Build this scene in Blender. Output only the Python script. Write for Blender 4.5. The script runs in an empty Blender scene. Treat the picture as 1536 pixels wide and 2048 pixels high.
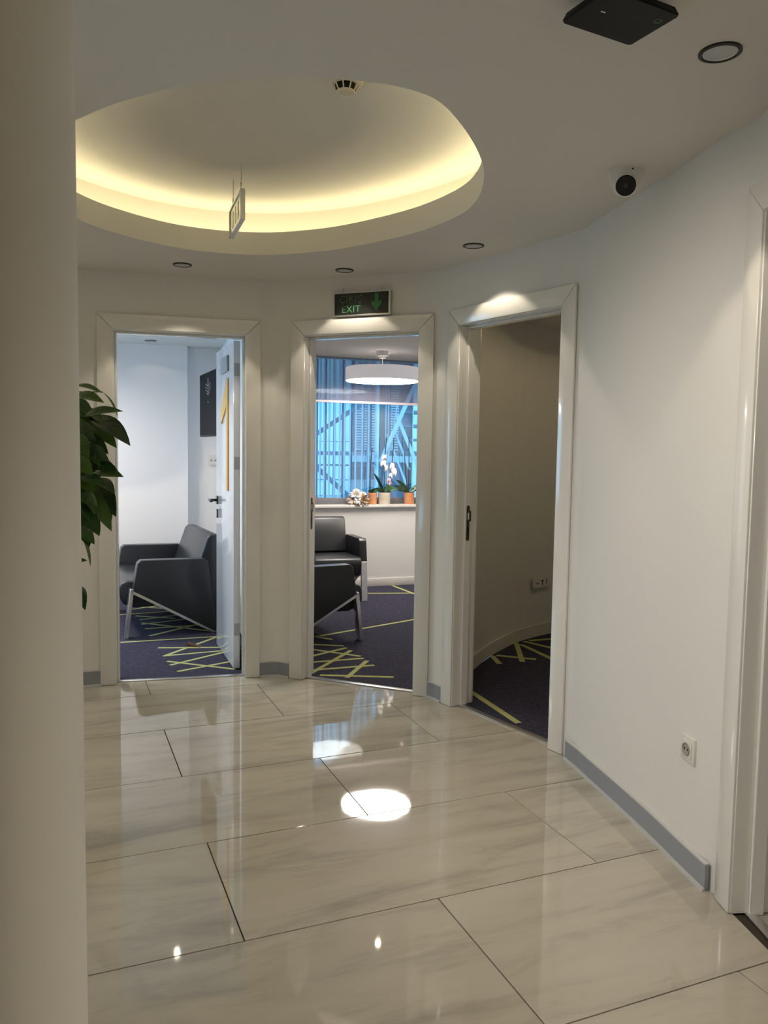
import bpy, bmesh, math, random
from mathutils import Vector, Matrix
random.seed(7)
S = bpy.context.scene
COL = S.collection
R = math.radians

# ------------------------------------------------------------------ camera, sky, lights, exposure
cam = bpy.data.objects.new('camera', bpy.data.cameras.new('camera'))
COL.objects.link(cam)
cam.data.sensor_fit = 'VERTICAL'; cam.data.sensor_height = 32.0
cam.data.lens = 1594.6 / 2048 * 32.0
cam.data.clip_start = 0.02
PITCH, ROLL = 0.0766350, 0.0149818
cp, sp, cr, sr = math.cos(PITCH), math.sin(PITCH), math.cos(ROLL), math.sin(ROLL)
fw = Vector((0, cp, -sp)); up0 = Vector((0, sp, cp)); rt0 = Vector((1, 0, 0))
rt = rt0 * cr + up0 * sr; up = up0 * cr - rt0 * sr
M = Matrix((rt, up, -fw)).transposed().to_4x4(); M.translation = (0, 0, 1.37396)
cam.matrix_world = M
S.camera = cam

S.view_settings.view_transform = 'Standard'
S.view_settings.look = 'None'
S.view_settings.exposure = 0.16
S.view_settings.gamma = 1.0
S.view_settings.use_curve_mapping = False

world = bpy.data.worlds.new('sky'); S.world = world; world.use_nodes = True
bg = world.node_tree.nodes['Background']
bg.inputs[0].default_value = (0.26, 0.63, 1.0, 1); bg.inputs[1].default_value = 4.6
S.cycles.max_bounces = 12; S.cycles.diffuse_bounces = 6; S.cycles.glossy_bounces = 5
S.cycles.transparent_max_bounces = 16
S.cycles.sample_clamp_indirect = 6.0
S.cycles.use_denoising = True
S.cycles.caustics_refractive = False

WARM = (1.0, 0.87, 0.68); NEUTRAL = (1.0, 0.90, 0.76)
def spot(loc, power, deg=86, blend=0.4, col=WARM, radius=0.012):
    d = bpy.data.lights.new('lamp_light', 'SPOT'); d.energy = power; d.color = col
    d.spot_size = R(deg); d.spot_blend = blend; d.shadow_soft_size = radius
    o = bpy.data.objects.new('lamp_light', d); COL.objects.link(o); o.location = loc
    return o
def portal(loc, sx, sy, direction):
    d = bpy.data.lights.new('window_portal', 'AREA'); d.shape = 'RECTANGLE'; d.size = sx; d.size_y = sy
    d.cycles.is_portal = True
    o = bpy.data.objects.new('window_portal', d); COL.objects.link(o); o.location = loc
    o.rotation_euler = Vector(direction).to_track_quat('-Z', 'Z').to_euler()
portal((-3.62, 5.7, 1.5), 2.4, 1.5, (1, 0, 0))
portal((-0.15, 8.28, 1.55), 2.5, 1.4, (0.347, -0.938, 0))
portal((-2.86, 1.95, 0.53), 1.4, 0.50, (1, 0, 0))  # daylight through the added lobby window

# ------------------------------------------------------------------ materials
MATS = {}
def mat(name, col, rough=0.5, metal=0.0, spec=0.5, emit=None, estr=0.0, coat=0.0, noise=0.0, nscale=40.0, bump=0.0, bscale=200.0):
    m = bpy.data.materials.new(name); m.use_nodes = True
    nt = m.node_tree; b = nt.nodes['Principled BSDF']
    b.inputs['Base Color'].default_value = (*col, 1); b.inputs['Roughness'].default_value = rough
    b.inputs['Metallic'].default_value = metal; b.inputs['Specular IOR Level'].default_value = spec
    b.inputs['Coat Weight'].default_value = coat
    if emit:
        b.inputs['Emission Color'].default_value = (*emit, 1); b.inputs['Emission Strength'].default_value = estr
    tc = nt.nodes.new('ShaderNodeTexCoord')
    if noise > 0:
        n = nt.nodes.new('ShaderNodeTexNoise'); n.inputs['Scale'].default_value = nscale; n.inputs['Detail'].default_value = 5
        nt.links.new(tc.outputs['Object'], n.inputs['Vector'])
        r = nt.nodes.new('ShaderNodeValToRGB')
        r.color_ramp.elements[0].position = 0.3; r.color_ramp.elements[1].position = 0.7
        r.color_ramp.elements[0].color = (*[c * (1 - noise) for c in col], 1)
        r.color_ramp.elements[1].color = (*[min(1, c * (1 + noise)) for c in col], 1)
        nt.links.new(n.outputs['Fac'], r.inputs['Fac']); nt.links.new(r.outputs['Color'], b.inputs['Base Color'])
    if bump > 0:
        n2 = nt.nodes.new('ShaderNodeTexNoise'); n2.inputs['Scale'].default_value = bscale; n2.inputs['Detail'].default_value = 4
        nt.links.new(tc.outputs['Object'], n2.inputs['Vector'])
        bp = nt.nodes.new('ShaderNodeBump'); bp.inputs['Strength'].default_value = bump; bp.inputs['Distance'].default_value = 0.002
        nt.links.new(n2.outputs['Fac'], bp.inputs['Height']); nt.links.new(bp.outputs['Normal'], b.inputs['Normal'])
    MATS[name] = m
    return m

PAINT = mat('white_paint', (0.75, 0.74, 0.71), 0.55, spec=0.3, bump=0.04, bscale=30)
ROOMPAINT = mat('room_paint', (0.80, 0.79, 0.79), 0.6, spec=0.25)
CEIL = mat('ceiling_paint', (0.69, 0.665, 0.615), 0.7, spec=0.2)
LACQ = mat('white_lacquer', (0.78, 0.77, 0.735), 0.14, spec=0.5, coat=0.3)
LEAFLACQ = mat('door_leaf_lacquer', (0.80, 0.80, 0.82), 0.10, spec=0.5, coat=0.3)
GREYBASE = mat('grey_skirting', (0.26, 0.282, 0.315), 0.35, spec=0.5)
SKIRTCAP = mat('skirting_bead', (0.55, 0.56, 0.56), 0.3)
GROUT = mat('dark_grout', (0.045, 0.035, 0.025), 0.9)
CARPET = mat('purple_grey_carpet', (0.048, 0.047, 0.074), 0.95, spec=0.1, noise=0.35, nscale=60, bump=0.6, bscale=500)
STRIPE = mat('lime_carpet_stripe', (0.46, 0.47, 0.20), 0.95, spec=0.1, noise=0.15, nscale=120)
ALU = mat('brushed_aluminium', (0.72, 0.72, 0.72), 0.3, metal=1.0)
STEEL = mat('hinge_steel', (0.42, 0.40, 0.38), 0.4, metal=1.0)
CHROME = mat('chrome', (0.78, 0.77, 0.77), 0.28, metal=1.0)
BLACKM = mat('black_metal', (0.012, 0.012, 0.016), 0.25, spec=0.5)
BLACKP = mat('black_plastic', (0.006, 0.006, 0.005), 0.45, spec=0.15)
WHITEP = mat('white_plastic', (0.72, 0.70, 0.66), 0.35)
CREAMP = mat('detector_plastic', (0.62, 0.57, 0.47), 0.4)
GREYP = mat('grey_plastic', (0.33, 0.33, 0.34), 0.4)
LEATHER = mat('charcoal_leather', (0.022, 0.024, 0.028), 0.33, spec=0.5, bump=0.12, bscale=260)
YELLOW = mat('yellow_acrylic', (0.78, 0.44, 0.06), 0.35)
REFLECTOR = mat('satin_reflector', (0.34, 0.34, 0.34), 0.35, metal=0.6)
LENS = mat('frosted_lamp_lens', (0.50, 0.51, 0.51), 0.4)
RINGBLK = mat('dark_nickel_ring', (0.03, 0.028, 0.025), 0.3, metal=0.6)
LEDRING = mat('lit_lamp_lens', (0.8, 0.8, 0.8), 0.4, emit=(1, 0.95, 0.9), estr=8)
COVELED = mat('warm_led_strip', (0.9, 0.8, 0.5), 0.5, emit=(1.0, 0.87, 0.52), estr=27)
LAMPFAB = mat('white_drum_fabric', (0.72, 0.70, 0.74), 0.8, emit=(1.0, 0.95, 1.0), estr=0.22)
LAMPDIFF = mat('lit_drum_diffuser', (0.9, 0.9, 0.9), 0.5, emit=(1.0, 0.92, 0.85), estr=26)
MARBLE = mat('sill_marble', (0.72, 0.69, 0.66), 0.25, noise=0.08, nscale=9)
FRAMEG = mat('grey_window_frame', (0.16, 0.165, 0.18), 0.4)
TERRA = mat('terracotta', (0.62, 0.27, 0.12), 0.7, noise=0.12, nscale=30)
CREAMPOT = mat('cream_ceramic', (0.66, 0.60, 0.50), 0.4, noise=0.06, nscale=50)
SOIL = mat('bark_soil', (0.10, 0.06, 0.035), 0.95, noise=0.5, nscale=150)
ORCHLEAF = mat('orchid_leaf', (0.035, 0.10, 0.045), 0.35, noise=0.25, nscale=25)
STEMM = mat('orchid_stem', (0.022, 0.030, 0.025), 0.6)
PETAL = mat('orchid_petal', (0.80, 0.78, 0.82), 0.5)
PETALP = mat('orchid_pink', (0.70, 0.45, 0.52), 0.5)
WRAP = mat('kraft_wrap', (0.30, 0.24, 0.19), 0.7, noise=0.3, nscale=30)
WRAPL = mat('light_wrap', (0.58, 0.52, 0.46), 0.7, noise=0.15, nscale=30)
FLUFF = mat('dried_flower', (0.82, 0.77, 0.72), 0.9, noise=0.2, nscale=60)
RIBBON = mat('white_ribbon', (0.85, 0.83, 0.82), 0.4)
REDVASE = mat('reddish_pot', (0.42, 0.16, 0.13), 0.5)
GREYGREEN = mat('grey_green_leaf', (0.10, 0.10, 0.10), 0.7)
CLAD = mat('pale_cladding', (0.78, 0.80, 0.80), 0.5)
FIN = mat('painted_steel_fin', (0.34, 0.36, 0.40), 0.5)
FINDK = mat('dark_grey_steel', (0.24, 0.24, 0.26), 0.5)
BLUEWALL = mat('blue_grey_render', (0.19, 0.21, 0.26), 0.8, noise=0.1, nscale=3)
DARKWALL = mat('grey_column', (0.17, 0.18, 0.20), 0.8)
BRACE = mat('pale_steel_brace', (0.55, 0.57, 0.60), 0.5)
SHUT = mat('shutter', (0.50, 0.52, 0.55), 0.5)
PAVE = mat('outside_paving', (0.35, 0.35, 0.35), 0.9)
FICUSB = mat('ficus_bark', (0.09, 0.065, 0.045), 0.9)
POTM = mat('dark_planter', (0.05, 0.05, 0.05), 0.4)
SIGNBLK = mat('sign_black', (0.006, 0.009, 0.009), 0.25)
SIGNGRN = mat('sign_green', (0.032, 0.130, 0.048), 0.4)
SIGNGRNB = mat('sign_green_arrow', (0.038, 0.20, 0.06), 0.4)
SIGNFACE = mat('sign_acrylic', (0.30, 0.34, 0.26), 0.10, coat=0.5)
SIGNPALE = mat('sign_pale_mark', (0.62, 0.66, 0.55), 0.3)
SCREEN = mat('tv_screen', (0.010, 0.0105, 0.012), 0.5, spec=0.03)
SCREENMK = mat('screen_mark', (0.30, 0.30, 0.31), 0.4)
GREENLED = mat('green_status_ring', (0.10, 0.20, 0.09), 0.4)
BROWN = mat('brown_rubber', (0.12, 0.05, 0.03), 0.7)

def leaf_material():
    m = mat('ficus_leaf', (0.030, 0.085, 0.018), 0.38, spec=0.4)
    nt = m.node_tree; b = nt.nodes['Principled BSDF']
    oi = nt.nodes.new('ShaderNodeObjectInfo'); r = nt.nodes.new('ShaderNodeValToRGB')
    r.color_ramp.elements[0].color = (0.014, 0.045, 0.014, 1); r.color_ramp.elements[1].color = (0.085, 0.17, 0.022, 1)
    nt.links.new(oi.outputs['Random'], r.inputs['Fac']); nt.links.new(r.outputs['Color'], b.inputs['Base Color'])
    b.inputs['Subsurface Weight'].default_value = 0.0
    return m
FICUSL = leaf_material()
VEINM = mat('leaf_vein', (0.075, 0.13, 0.04), 0.5)

def tile_material():
    m = mat('polished_marble_tile', (0.5, 0.46, 0.38), 0.035, spec=0.9, bump=0.09, bscale=6)
    nt = m.node_tree; b = nt.nodes['Principled BSDF']; N = nt.nodes; L = nt.links
    tc = [n for n in N if n.type == 'TEX_COORD'][0]
    oi = N.new('ShaderNodeObjectInfo')
    mul = N.new('ShaderNodeVectorMath'); mul.operation = 'SCALE'; mul.inputs['Scale'].default_value = 37.0
    comb = N.new('ShaderNodeCombineXYZ')
    L.new(oi.outputs['Random'], comb.inputs[0]); L.new(oi.outputs['Random'], comb.inputs[1])
    L.new(comb.outputs[0], mul.inputs[0])
    add = N.new('ShaderNodeVectorMath'); L.new(tc.outputs['Object'], add.inputs[0]); L.new(mul.outputs[0], add.inputs[1])
    mp = N.new('ShaderNodeMapping'); mp.inputs['Scale'].default_value = (1.0, 4.6, 1.0); mp.inputs['Rotation'].default_value = (0, 0, R(-9))
    L.new(add.outputs[0], mp.inputs['Vector'])
    n1 = N.new('ShaderNodeTexNoise'); n1.inputs['Scale'].default_value = 1.5; n1.inputs['Detail'].default_value = 8; n1.inputs['Roughness'].default_value = 0.62; n1.inputs['Distortion'].default_value = 0.5
    L.new(mp.outputs[0], n1.inputs['Vector'])
    r1 = N.new('ShaderNodeValToRGB'); e = r1.color_ramp.elements
    e[0].position = 0.30; e[0].color = (0.335, 0.312, 0.265, 1); e[1].position = 0.50; e[1].color = (0.475, 0.44, 0.365, 1)
    k = r1.color_ramp.elements.new(0.72); k.color = (0.52, 0.49, 0.415, 1)
    L.new(n1.outputs['Fac'], r1.inputs['Fac'])
    mp2 = N.new('ShaderNodeMapping'); mp2.inputs['Scale'].default_value = (1.6, 14.0, 1.0); mp2.inputs['Rotation'].default_value = (0, 0, R(-12))
    L.new(add.outputs[0], mp2.inputs['Vector'])
    n2 = N.new('ShaderNodeTexNoise'); n2.inputs['Scale'].default_value = 1.6; n2.inputs['Detail'].default_value = 9; n2.inputs['Roughness'].default_value = 0.7
    L.new(mp2.outputs[0], n2.inputs['Vector'])
    r2 = N.new('ShaderNodeValToRGB'); r2.color_ramp.elements[0].position = 0.62; r2.color_ramp.elements[1].position = 0.78
    r2.color_ramp.elements[0].color = (0, 0, 0, 1); r2.color_ramp.elements[1].color = (0.6, 0.6, 0.6, 1)
    L.new(n2.outputs['Fac'], r2.inputs['Fac'])
    mx = N.new('ShaderNodeMixRGB'); mx.inputs[2].default_value = (0.27, 0.24, 0.205, 1)
    L.new(r2.outputs['Color'], mx.inputs[0]); L.new(r1.outputs['Color'], mx.inputs[1]); L.new(mx.outputs[0], b.inputs['Base Color'])
    return m
TILE = tile_material()

def glass_material(name, ior, tint):
    m = bpy.data.materials.new(name); m.use_nodes = True; nt = m.node_tree; nt.nodes.clear()
    o = nt.nodes.new('ShaderNodeOutputMaterial'); mx = nt.nodes.new('ShaderNodeMixShader')
    t = nt.nodes.new('ShaderNodeBsdfTransparent'); g = nt.nodes.new('ShaderNodeBsdfGlossy'); f = nt.nodes.new('ShaderNodeFresnel')
    t.inputs[0].default_value = (*tint, 1); g.inputs['Roughness'].default_value = 0.02; f.inputs[0].default_value = ior
    nt.links.new(f.outputs[0], mx.inputs[0]); nt.links.new(t.outputs[0], mx.inputs[1]); nt.links.new(g.outputs[0], mx.inputs[2])
    nt.links.new(mx.outputs[0], o.inputs[0]); return m
GLASS = glass_material('clear_glass', 1.45, (0.94, 0.96, 0.97)); GLASSC = glass_material('coated_window_glass', 2.2, (0.82, 0.95, 1.0))
def blind_material():
    m = bpy.data.materials.new('screen_blind_fabric'); m.use_nodes = True; nt = m.node_tree; nt.nodes.clear()
    o = nt.nodes.new('ShaderNodeOutputMaterial'); mx = nt.nodes.new('ShaderNodeMixShader'); mx2 = nt.nodes.new('ShaderNodeMixShader')
    t = nt.nodes.new('ShaderNodeBsdfTransparent'); d = nt.nodes.new('ShaderNodeBsdfDiffuse'); tl = nt.nodes.new('ShaderNodeBsdfTranslucent')
    d.inputs[0].default_value = (0.34, 0.31, 0.36, 1); tl.inputs[0].default_value = (0.10, 0.11, 0.14, 1)
    mx2.inputs[0].default_value = 0.35; nt.links.new(d.outputs[0], mx2.inputs[1]); nt.links.new(tl.outputs[0], mx2.inputs[2])
    mx.inputs[0].default_value = 0.55; nt.links.new(t.outputs[0], mx.inputs[1]); nt.links.new(mx2.outputs[0], mx.inputs[2])
    nt.links.new(mx.outputs[0], o.inputs[0]); return m
BLIND = blind_material()

# ------------------------------------------------------------------ mesh helpers
class MB:
    def __init__(self): self.bm = bmesh.new()
    def poly(self, pts):
        return self.bm.faces.new([self.bm.verts.new(p) for p in pts])
    def box(self, lo, hi):
        x0, y0, z0 = lo; x1, y1, z1 = hi
        return self.prism([(x0, y0), (x1, y0), (x1, y1), (x0, y1)], z0, z1)
    def loft(self, a, b, cap=True):
        va = [self.bm.verts.new(p) for p in a]; vb = [self.bm.verts.new(p) for p in b]
        n = len(va)
        for i in range(n): self.bm.faces.new((va[i], va[(i + 1) % n], vb[(i + 1) % n], vb[i]))
        if cap: self.bm.faces.new(va[::-1]); self.bm.faces.new(vb)
        return self
    def prism(self, xy, z0, z1):
        return self.loft([(x, y, z0) for x, y in xy], [(x, y, z1) for x, y in xy])
    def xprism(self, yz, x0, x1):
        return self.loft([(x0, y, z) for y, z in yz], [(x1, y, z) for y, z in yz])
    def yprism(self, xz, y0, y1):
        return self.loft([(x, y0, z) for x, z in xz], [(x, y1, z) for x, z in xz])
    def tube(self, path, r, n=8):
        rings = []; P = [Vector(p) for p in path]
        for i, p in enumerate(P):
            d = (P[min(i + 1, len(P) - 1)] - P[max(i - 1, 0)]).normalized()
            a = d.cross(Vector((0, 0, 1)) if abs(d.z) < 0.9 else Vector((1, 0, 0))).normalized(); b = d.cross(a)
            rr = r[i] if isinstance(r, (list, tuple)) else r
            rings.append([self.bm.verts.new(p + (a * math.cos(t) + b * math.sin(t)) * rr) for t in [2 * math.pi * k / n for k in range(n)]])
        for q, w in zip(rings, rings[1:]):
            for i in range(n): self.bm.faces.new((q[i], q[(i + 1) % n], w[(i + 1) % n], w[i]))
        self.bm.faces.new(rings[0][::-1]); self.bm.faces.new(rings[-1]); return self
    def lathe(self, prof, n=32, c=(0, 0, 0), cap=True):
        rings = [[self.bm.verts.new((c[0] + r * math.cos(2 * math.pi * k / n), c[1] + r * math.sin(2 * math.pi * k / n), c[2] + z)) for k in range(n)] for r, z in prof]
        for q, w in zip(rings, rings[1:]):
            for i in range(n): self.bm.faces.new((q[i], q[(i + 1) % n], w[(i + 1) % n], w[i]))
        if cap: self.bm.faces.new(rings[0][::-1]); self.bm.faces.new(rings[-1])
        return self
    def sphere(self, c, r, n=14, sc=(1, 1, 1)):
        m = Matrix.Translation(c) @ Matrix.Diagonal((*[r * s for s in sc], 1))
        bmesh.ops.create_uvsphere(self.bm, u_segments=n, v_segments=max(6, n // 2 + 2), radius=1, matrix=m); return self
    def build(self, name, m, parent=None, mw=None, bevel=0, seg=2, ang=40, smooth=True, fix=True):
        bm = self.bm
        if fix: bmesh.ops.recalc_face_normals(bm, faces=bm.faces)
        if bevel > 0:
            es = [e for e in bm.edges if len(e.link_faces) == 2 and e.calc_face_angle(0) > R(30)]
            bmesh.ops.bevel(bm, geom=es, offset=bevel, segments=seg, affect='EDGES', profile=0.5, clamp_overlap=True)
        me = bpy.data.meshes.new(name); bm.to_mesh(me); bm.free()
        if smooth:
            for p in me.polygons: p.use_smooth = True
            me.set_sharp_from_angle(angle=R(ang))
        me.materials.append(m)
        return link(name, me, parent, mw)
def link(name, me, parent=None, mw=None):
    o = bpy.data.objects.new(name, me); COL.objects.link(o)
    if parent is not None: o.parent = parent
    if mw is not None: o.matrix_local = mw
    return o
def empty(name, mw=None):
    o = bpy.data.objects.new(name, None); o.empty_display_size = 0.1; COL.objects.link(o)
    if mw is not None: o.matrix_world = mw
    return o
def tag(o, label, cat, group=None):
    o['label'] = label; o['category'] = cat
    if group: o['group'] = group
    return o
def struct(o, label=None):
    o['kind'] = 'structure'
    if label: o['label'] = label
    return o
def frame(o, xd, z=0.0):
    """local x along xd, local y = horizontal left normal, z up; origin o"""
    x = Vector((xd[0], xd[1], 0)).normalized(); y = Vector((-x.y, x.x, 0))
    m = Matrix((x, y, Vector((0, 0, 1)))).transposed().to_4x4(); m.translation = (o[0], o[1], z)
    return m
def T(x, y, z, rz=0): return Matrix.Translation((x, y, z)) @ Matrix.Rotation(rz, 4, 'Z')

CZ = 2.345      # lobby ceiling
# ------------------------------------------------------------------ walls of the lobby
D1 = ((-1.616, 4.496), (-0.734, 4.716)); D2 = ((-0.558, 4.704), (0.254, 4.373))
D3 = ((0.323, 4.278), (0.825, 3.549)); D4 = ((1.044, 2.385), (1.114, 1.503))
def off(P, Q, d):
    x = (Vector(Q) - Vector(P)).normalized(); n = Vector((-x.y, x.x)); return tuple(Vector(P) + n * d), tuple(Vector(Q) + n * d)
WT, TH = 0.13, 2.62
HEAD = 2.085
def wall_piece(mb, A, B, z0, z1, th=WT):
    (a, b), (c, d) = (A, B), off(A, B, th)
    mb.prism([a, b, d, c], z0, z1)
def wall_path(name, items):
    """one smooth curved wall; items: points, or ('door', (P, Q)); the interior lies to the right of travel"""
    pts, isdoor = [], []
    for it in items:
        if it[0] == 'door':
            P, Q = off(*it[1], 0.014); pts += [P, Q]; isdoor += [False, True]
        else:
            pts.append(it); isdoor.append(False)
    V = [Vector(p) for p in pts]; n = len(V); cols = []; door = []
    for k in range(n - 1):                      # centripetal-like cardinal spline, several columns per interval
        p0, p1, p2, p3 = V[max(k - 1, 0)], V[k], V[k + 1], V[min(k + 2, n - 1)]; L = (p2 - p1).length
        t1 = ((p2 - p0).normalized() if k > 0 else (p2 - p1).normalized()) * L; t2 = ((p3 - p1).normalized()) * L
        m_ = 14 if L > 0.5 else 4
        for q in range(m_):
            t = q / m_
            cols.append((2 * t ** 3 - 3 * t ** 2 + 1) * p1 + (t ** 3 - 2 * t ** 2 + t) * t1 + (-2 * t ** 3 + 3 * t ** 2) * p2 + (t ** 3 - t ** 2) * t2); door.append(isdoor[k + 1])
    cols.append(V[-1]); door.append(False)
    mb = MB(); bm = mb.bm; N = len(cols); nrm = []
    for k in range(N):
        d = (cols[min(k + 1, N - 1)] - cols[max(k - 1, 0)]).normalized(); nrm.append(Vector((-d.y, d.x)))
    ZS = (0, 2.112, TH)
    G = [[[bm.verts.new((*(c + nn * w_), z)) for z in ZS] for c, nn in zip(cols, nrm)] for w_ in (0, WT)]
    for side in (0, 1):
        for k in range(N - 1):
            for r_ in (0, 1):
                if r_ == 0 and door[k]: continue
                f_ = (G[side][k][r_], G[side][k][r_ + 1], G[side][k + 1][r_ + 1], G[side][k + 1][r_])
                bm.faces.new(f_ if side == 0 else f_[::-1])
    wall = struct(mb.build(name, PAINT, ang=35, fix=False))
    for it in items:                             # straight stubs and lintel behind each door frame
        if it[0] == 'door':
            P, Q = off(*it[1], 0.0145); v = (Vector(Q) - Vector(P)); v.normalize()
            a = tuple(Vector(P) + v * 0.06); b = tuple(Vector(Q) - v * 0.06); mb = MB()
            for A, B, z0 in ((P, a, 0), (b, Q, 0), (a, b, HEAD)): wall_piece(mb, A, B, z0, 2.112, WT - 0.001)
            mb.build('door_lintel', PAINT, wall, smooth=False)
    return wall
LEFTPATH = [(-2.8, 2.65), (-2.79, 2.7), (-2.75, 3.0), (-2.6, 3.5), (-2.36, 3.93), (-2.05, 4.24), (-1.90, 4.36), (-1.74, 4.46)]
M12 = [(-0.705, 4.744), (-0.68, 4.754), (-0.65, 4.760), (-0.62, 4.754), (-0.595, 4.742)]
M23 = [(0.298, 4.350)]
def qb(p0, p1, p2, n):
    return [tuple(Vector(p0) * (1 - t) ** 2 + Vector(p1) * 2 * t * (1 - t) + Vector(p2) * t * t) for t in [k / n for k in range(n + 1)]]
RIGHT = [(0.842, 3.50), (0.868, 3.39), (0.890, 3.27), (0.914, 3.15), (0.936, 3.04), (0.955, 2.94), (0.975, 2.83), (0.993, 2.72), (1.010, 2.60), (1.026, 2.50), (1.040, 2.42)]
wall_path('wall_back', LEFTPATH + [('door', D1)] + M12[2:3] + [('door', D2), ('door', D3)] + RIGHT[1:-1] + [('door', D4), (1.16, 1.2), (1.18, 0.2), (1.18, -1.0), (1.18, -2.6)])
mb = MB(); wall_piece(mb, (1.3, -2.6), (-2.95, -2.6), 0, TH)
struct(mb.build('wall_near', PAINT, smooth=False))
# rounded end of the partition beside the camera
cx, cy, r = -0.467, 1.0, 0.08
arc = [(cx + r * math.cos(t), cy + r * math.sin(t)) for t in [R(-90 + 180 * k / 24) for k in range(25)]]
struct(MB().prism([(-2.79, cy - r)] + arc + [(-2.79, cy + r)], 0, CZ).build('wall_left', PAINT))

# ------------------------------------------------------------------ floor of the lobby: tiles one by one
th = 0.390526; cu, su = math.cos(th), math.sin(th)
def uv2xy(u, v): return (cu * u - su * v, su * u + cu * v)
hull = [(-2.84, -2.65), (1.22, -2.65), (1.20, 1.2), (1.185, 1.52), (1.115, 2.40), (1.01, 2.9), (0.915, 3.4), (0.89, 3.58), (0.385, 4.325), (0.29, 4.43), (-0.52, 4.765), (-0.655, 4.80), (-0.75, 4.79), (-1.64, 4.57), (-1.78, 4.50), (-2.08, 4.28), (-2.4, 3.96), (-2.64, 3.52), (-2.79, 3.0), (-2.84, 2.4)]
def clip(poly, hull):
    out = poly
    for i in range(len(hull)):
        a, b = Vector(hull[i]), Vector(hull[(i + 1) % len(hull)]); n = Vector((-(b - a).y, (b - a).x))
        res = []
        for j in range(len(out)):
            p, q = Vector(out[j]), Vector(out[(j + 1) % len(out)]); dp, dq = n.dot(p - a), n.dot(q - a)
            if dp >= 0: res.append(tuple(p))
            if (dp >= 0) != (dq >= 0): res.append(tuple(p + (q - p) * (dp / (dp - dq))))
        out = res
        if len(out) < 3: return []
    return out
floor = struct(MB().prism(hull, -0.06, -0.004).build('floor', GROUT, smooth=False), 'lobby floor of large polished marble tiles with thin dark joints')
J = 0.0021
for k in range(-5, 12):
    v1 = 3.31402 - 0.6 * k; v0 = v1 - 0.6
    o0 = 0.468 if k % 2 else 1.070
    for j in range(-5, 6):
        u0 = o0 + 1.2 * j; u1 = u0 + 1.2
        pl = clip([uv2xy(u0 + J, v0 + J), uv2xy(u1 - J, v0 + J), uv2xy(u1 - J, v1 - J), uv2xy(u0 + J, v1 - J)], hull)
        if len(pl) < 3: continue
        um, vm = (u0 + u1) / 2, (v0 + v1) / 2
        c0 = uv2xy(um, vm)
        loc = [((x - c0[0]) * cu + (y - c0[1]) * su, -(x - c0[0]) * su + (y - c0[1]) * cu) for x, y in pl]
        ar = abs(sum(loc[i][0] * loc[(i + 1) % len(loc)][1] - loc[(i + 1) % len(loc)][0] * loc[i][1] for i in range(len(loc)))) / 2
        if ar < 0.004: continue
        MB().prism(loc, -0.010, 0.0).build('tile', TILE, floor, T(c0[0], c0[1], 0, th) @ Matrix.Rotation(random.uniform(-.0013, .0013), 4, 'X') @ Matrix.Rotation(random.uniform(-.0006, .0006), 4, 'Y'), bevel=0.0006, seg=1, smooth=False)

# ------------------------------------------------------------------ ceiling with the lit recess
RIM = [(-0.948, 2.472), (-0.838, 2.384), (-0.725, 2.312), (-0.568, 2.233), (-0.425, 2.194), (-0.29, 2.175), (-0.185, 2.169), (-0.08, 2.183), (0.012, 2.208), (0.081, 2.245), (0.128, 2.289), (0.170, 2.359), (0.222, 2.477), (0.272, 2.616), (0.308, 2.745), (0.333, 2.873), (0.345, 3.045), (0.336, 3.195), (0.304, 3.332), (0.232, 3.478), (0.098, 3.663), (-0.133, 3.873), (-0.335, 4.003), (-0.593, 4.085), (-0.825, 4.063), (-1.017, 3.975), (-1.164, 3.828), (-1.283, 3.643), (-1.345, 3.45), (-1.375, 3.22), (-1.345, 2.98), (-1.26, 2.77), (-1.10, 2.58)]
def smooth_loop(P, n):
    out = []; m = len(P)
    for i in range(m):
        p0, p1, p2, p3 = [Vector(P[(i + k - 1) % m]) for k in range(4)]
        for s in range(n):
            t = s / n
            out.append(tuple(0.5 * ((2 * p1) + (p2 - p0) * t + (2 * p0 - 5 * p1 + 4 * p2 - p3) * t * t + (-p0 + 3 * p1 - 3 * p2 + p3) * t ** 3)))
    return out
for _ in range(2):
    RIM = [tuple((Vector(RIM[i - 1]) + 2 * Vector(RIM[i]) + Vector(RIM[(i + 1) % len(RIM)])) / 4) if 0 else RIM[i] for i in range(len(RIM))]
RIMS = smooth_loop(RIM, 4)
def offset_loop(P, d):
    out = []; m = len(P)
    for i in range(m):
        t = (Vector(P[(i + 1) % m]) - Vector(P[i - 1])).normalized(); n = Vector((t.y, -t.x)); out.append(tuple(Vector(P[i]) + n * d))
    return out
RIMS0 = RIMS
outer = [(-2.86, -2.67), (1.25, -2.67), (1.22, 1.2), (1.19, 1.6), (1.12, 2.42), (1.03, 2.9), (0.93, 3.4), (0.90, 3.6), (0.38, 4.36), (0.30, 4.44), (-0.52, 4.78), (-0.655, 4.84), (-0.75, 4.81), (-1.64, 4.59), (-1.78, 4.53), (-2.09, 4.29), (-2.42, 3.97), (-2.67, 3.53), (-2.82, 3.0), (-2.87, 2.4)]
mb = MB(); bm = mb.bm
va = [bm.verts.new((x, y, CZ)) for x, y in outer]; vb = [bm.verts.new((x, y, CZ)) for x, y in RIMS]
es = [bm.edges.new((va[i], va[(i + 1) % len(va)])) for i in range(len(va))] + [bm.edges.new((vb[i], vb[(i + 1) % len(vb)])) for i in range(len(vb))]
bmesh.ops.triangle_fill(bm, edges=es, use_beauty=True, use_dissolve=False)
ceil = struct(mb.build('ceiling', CEIL, smooth=False, fix=False), 'lobby ceiling with a rounded recess lit along its rim')
sgn = 1
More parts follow.
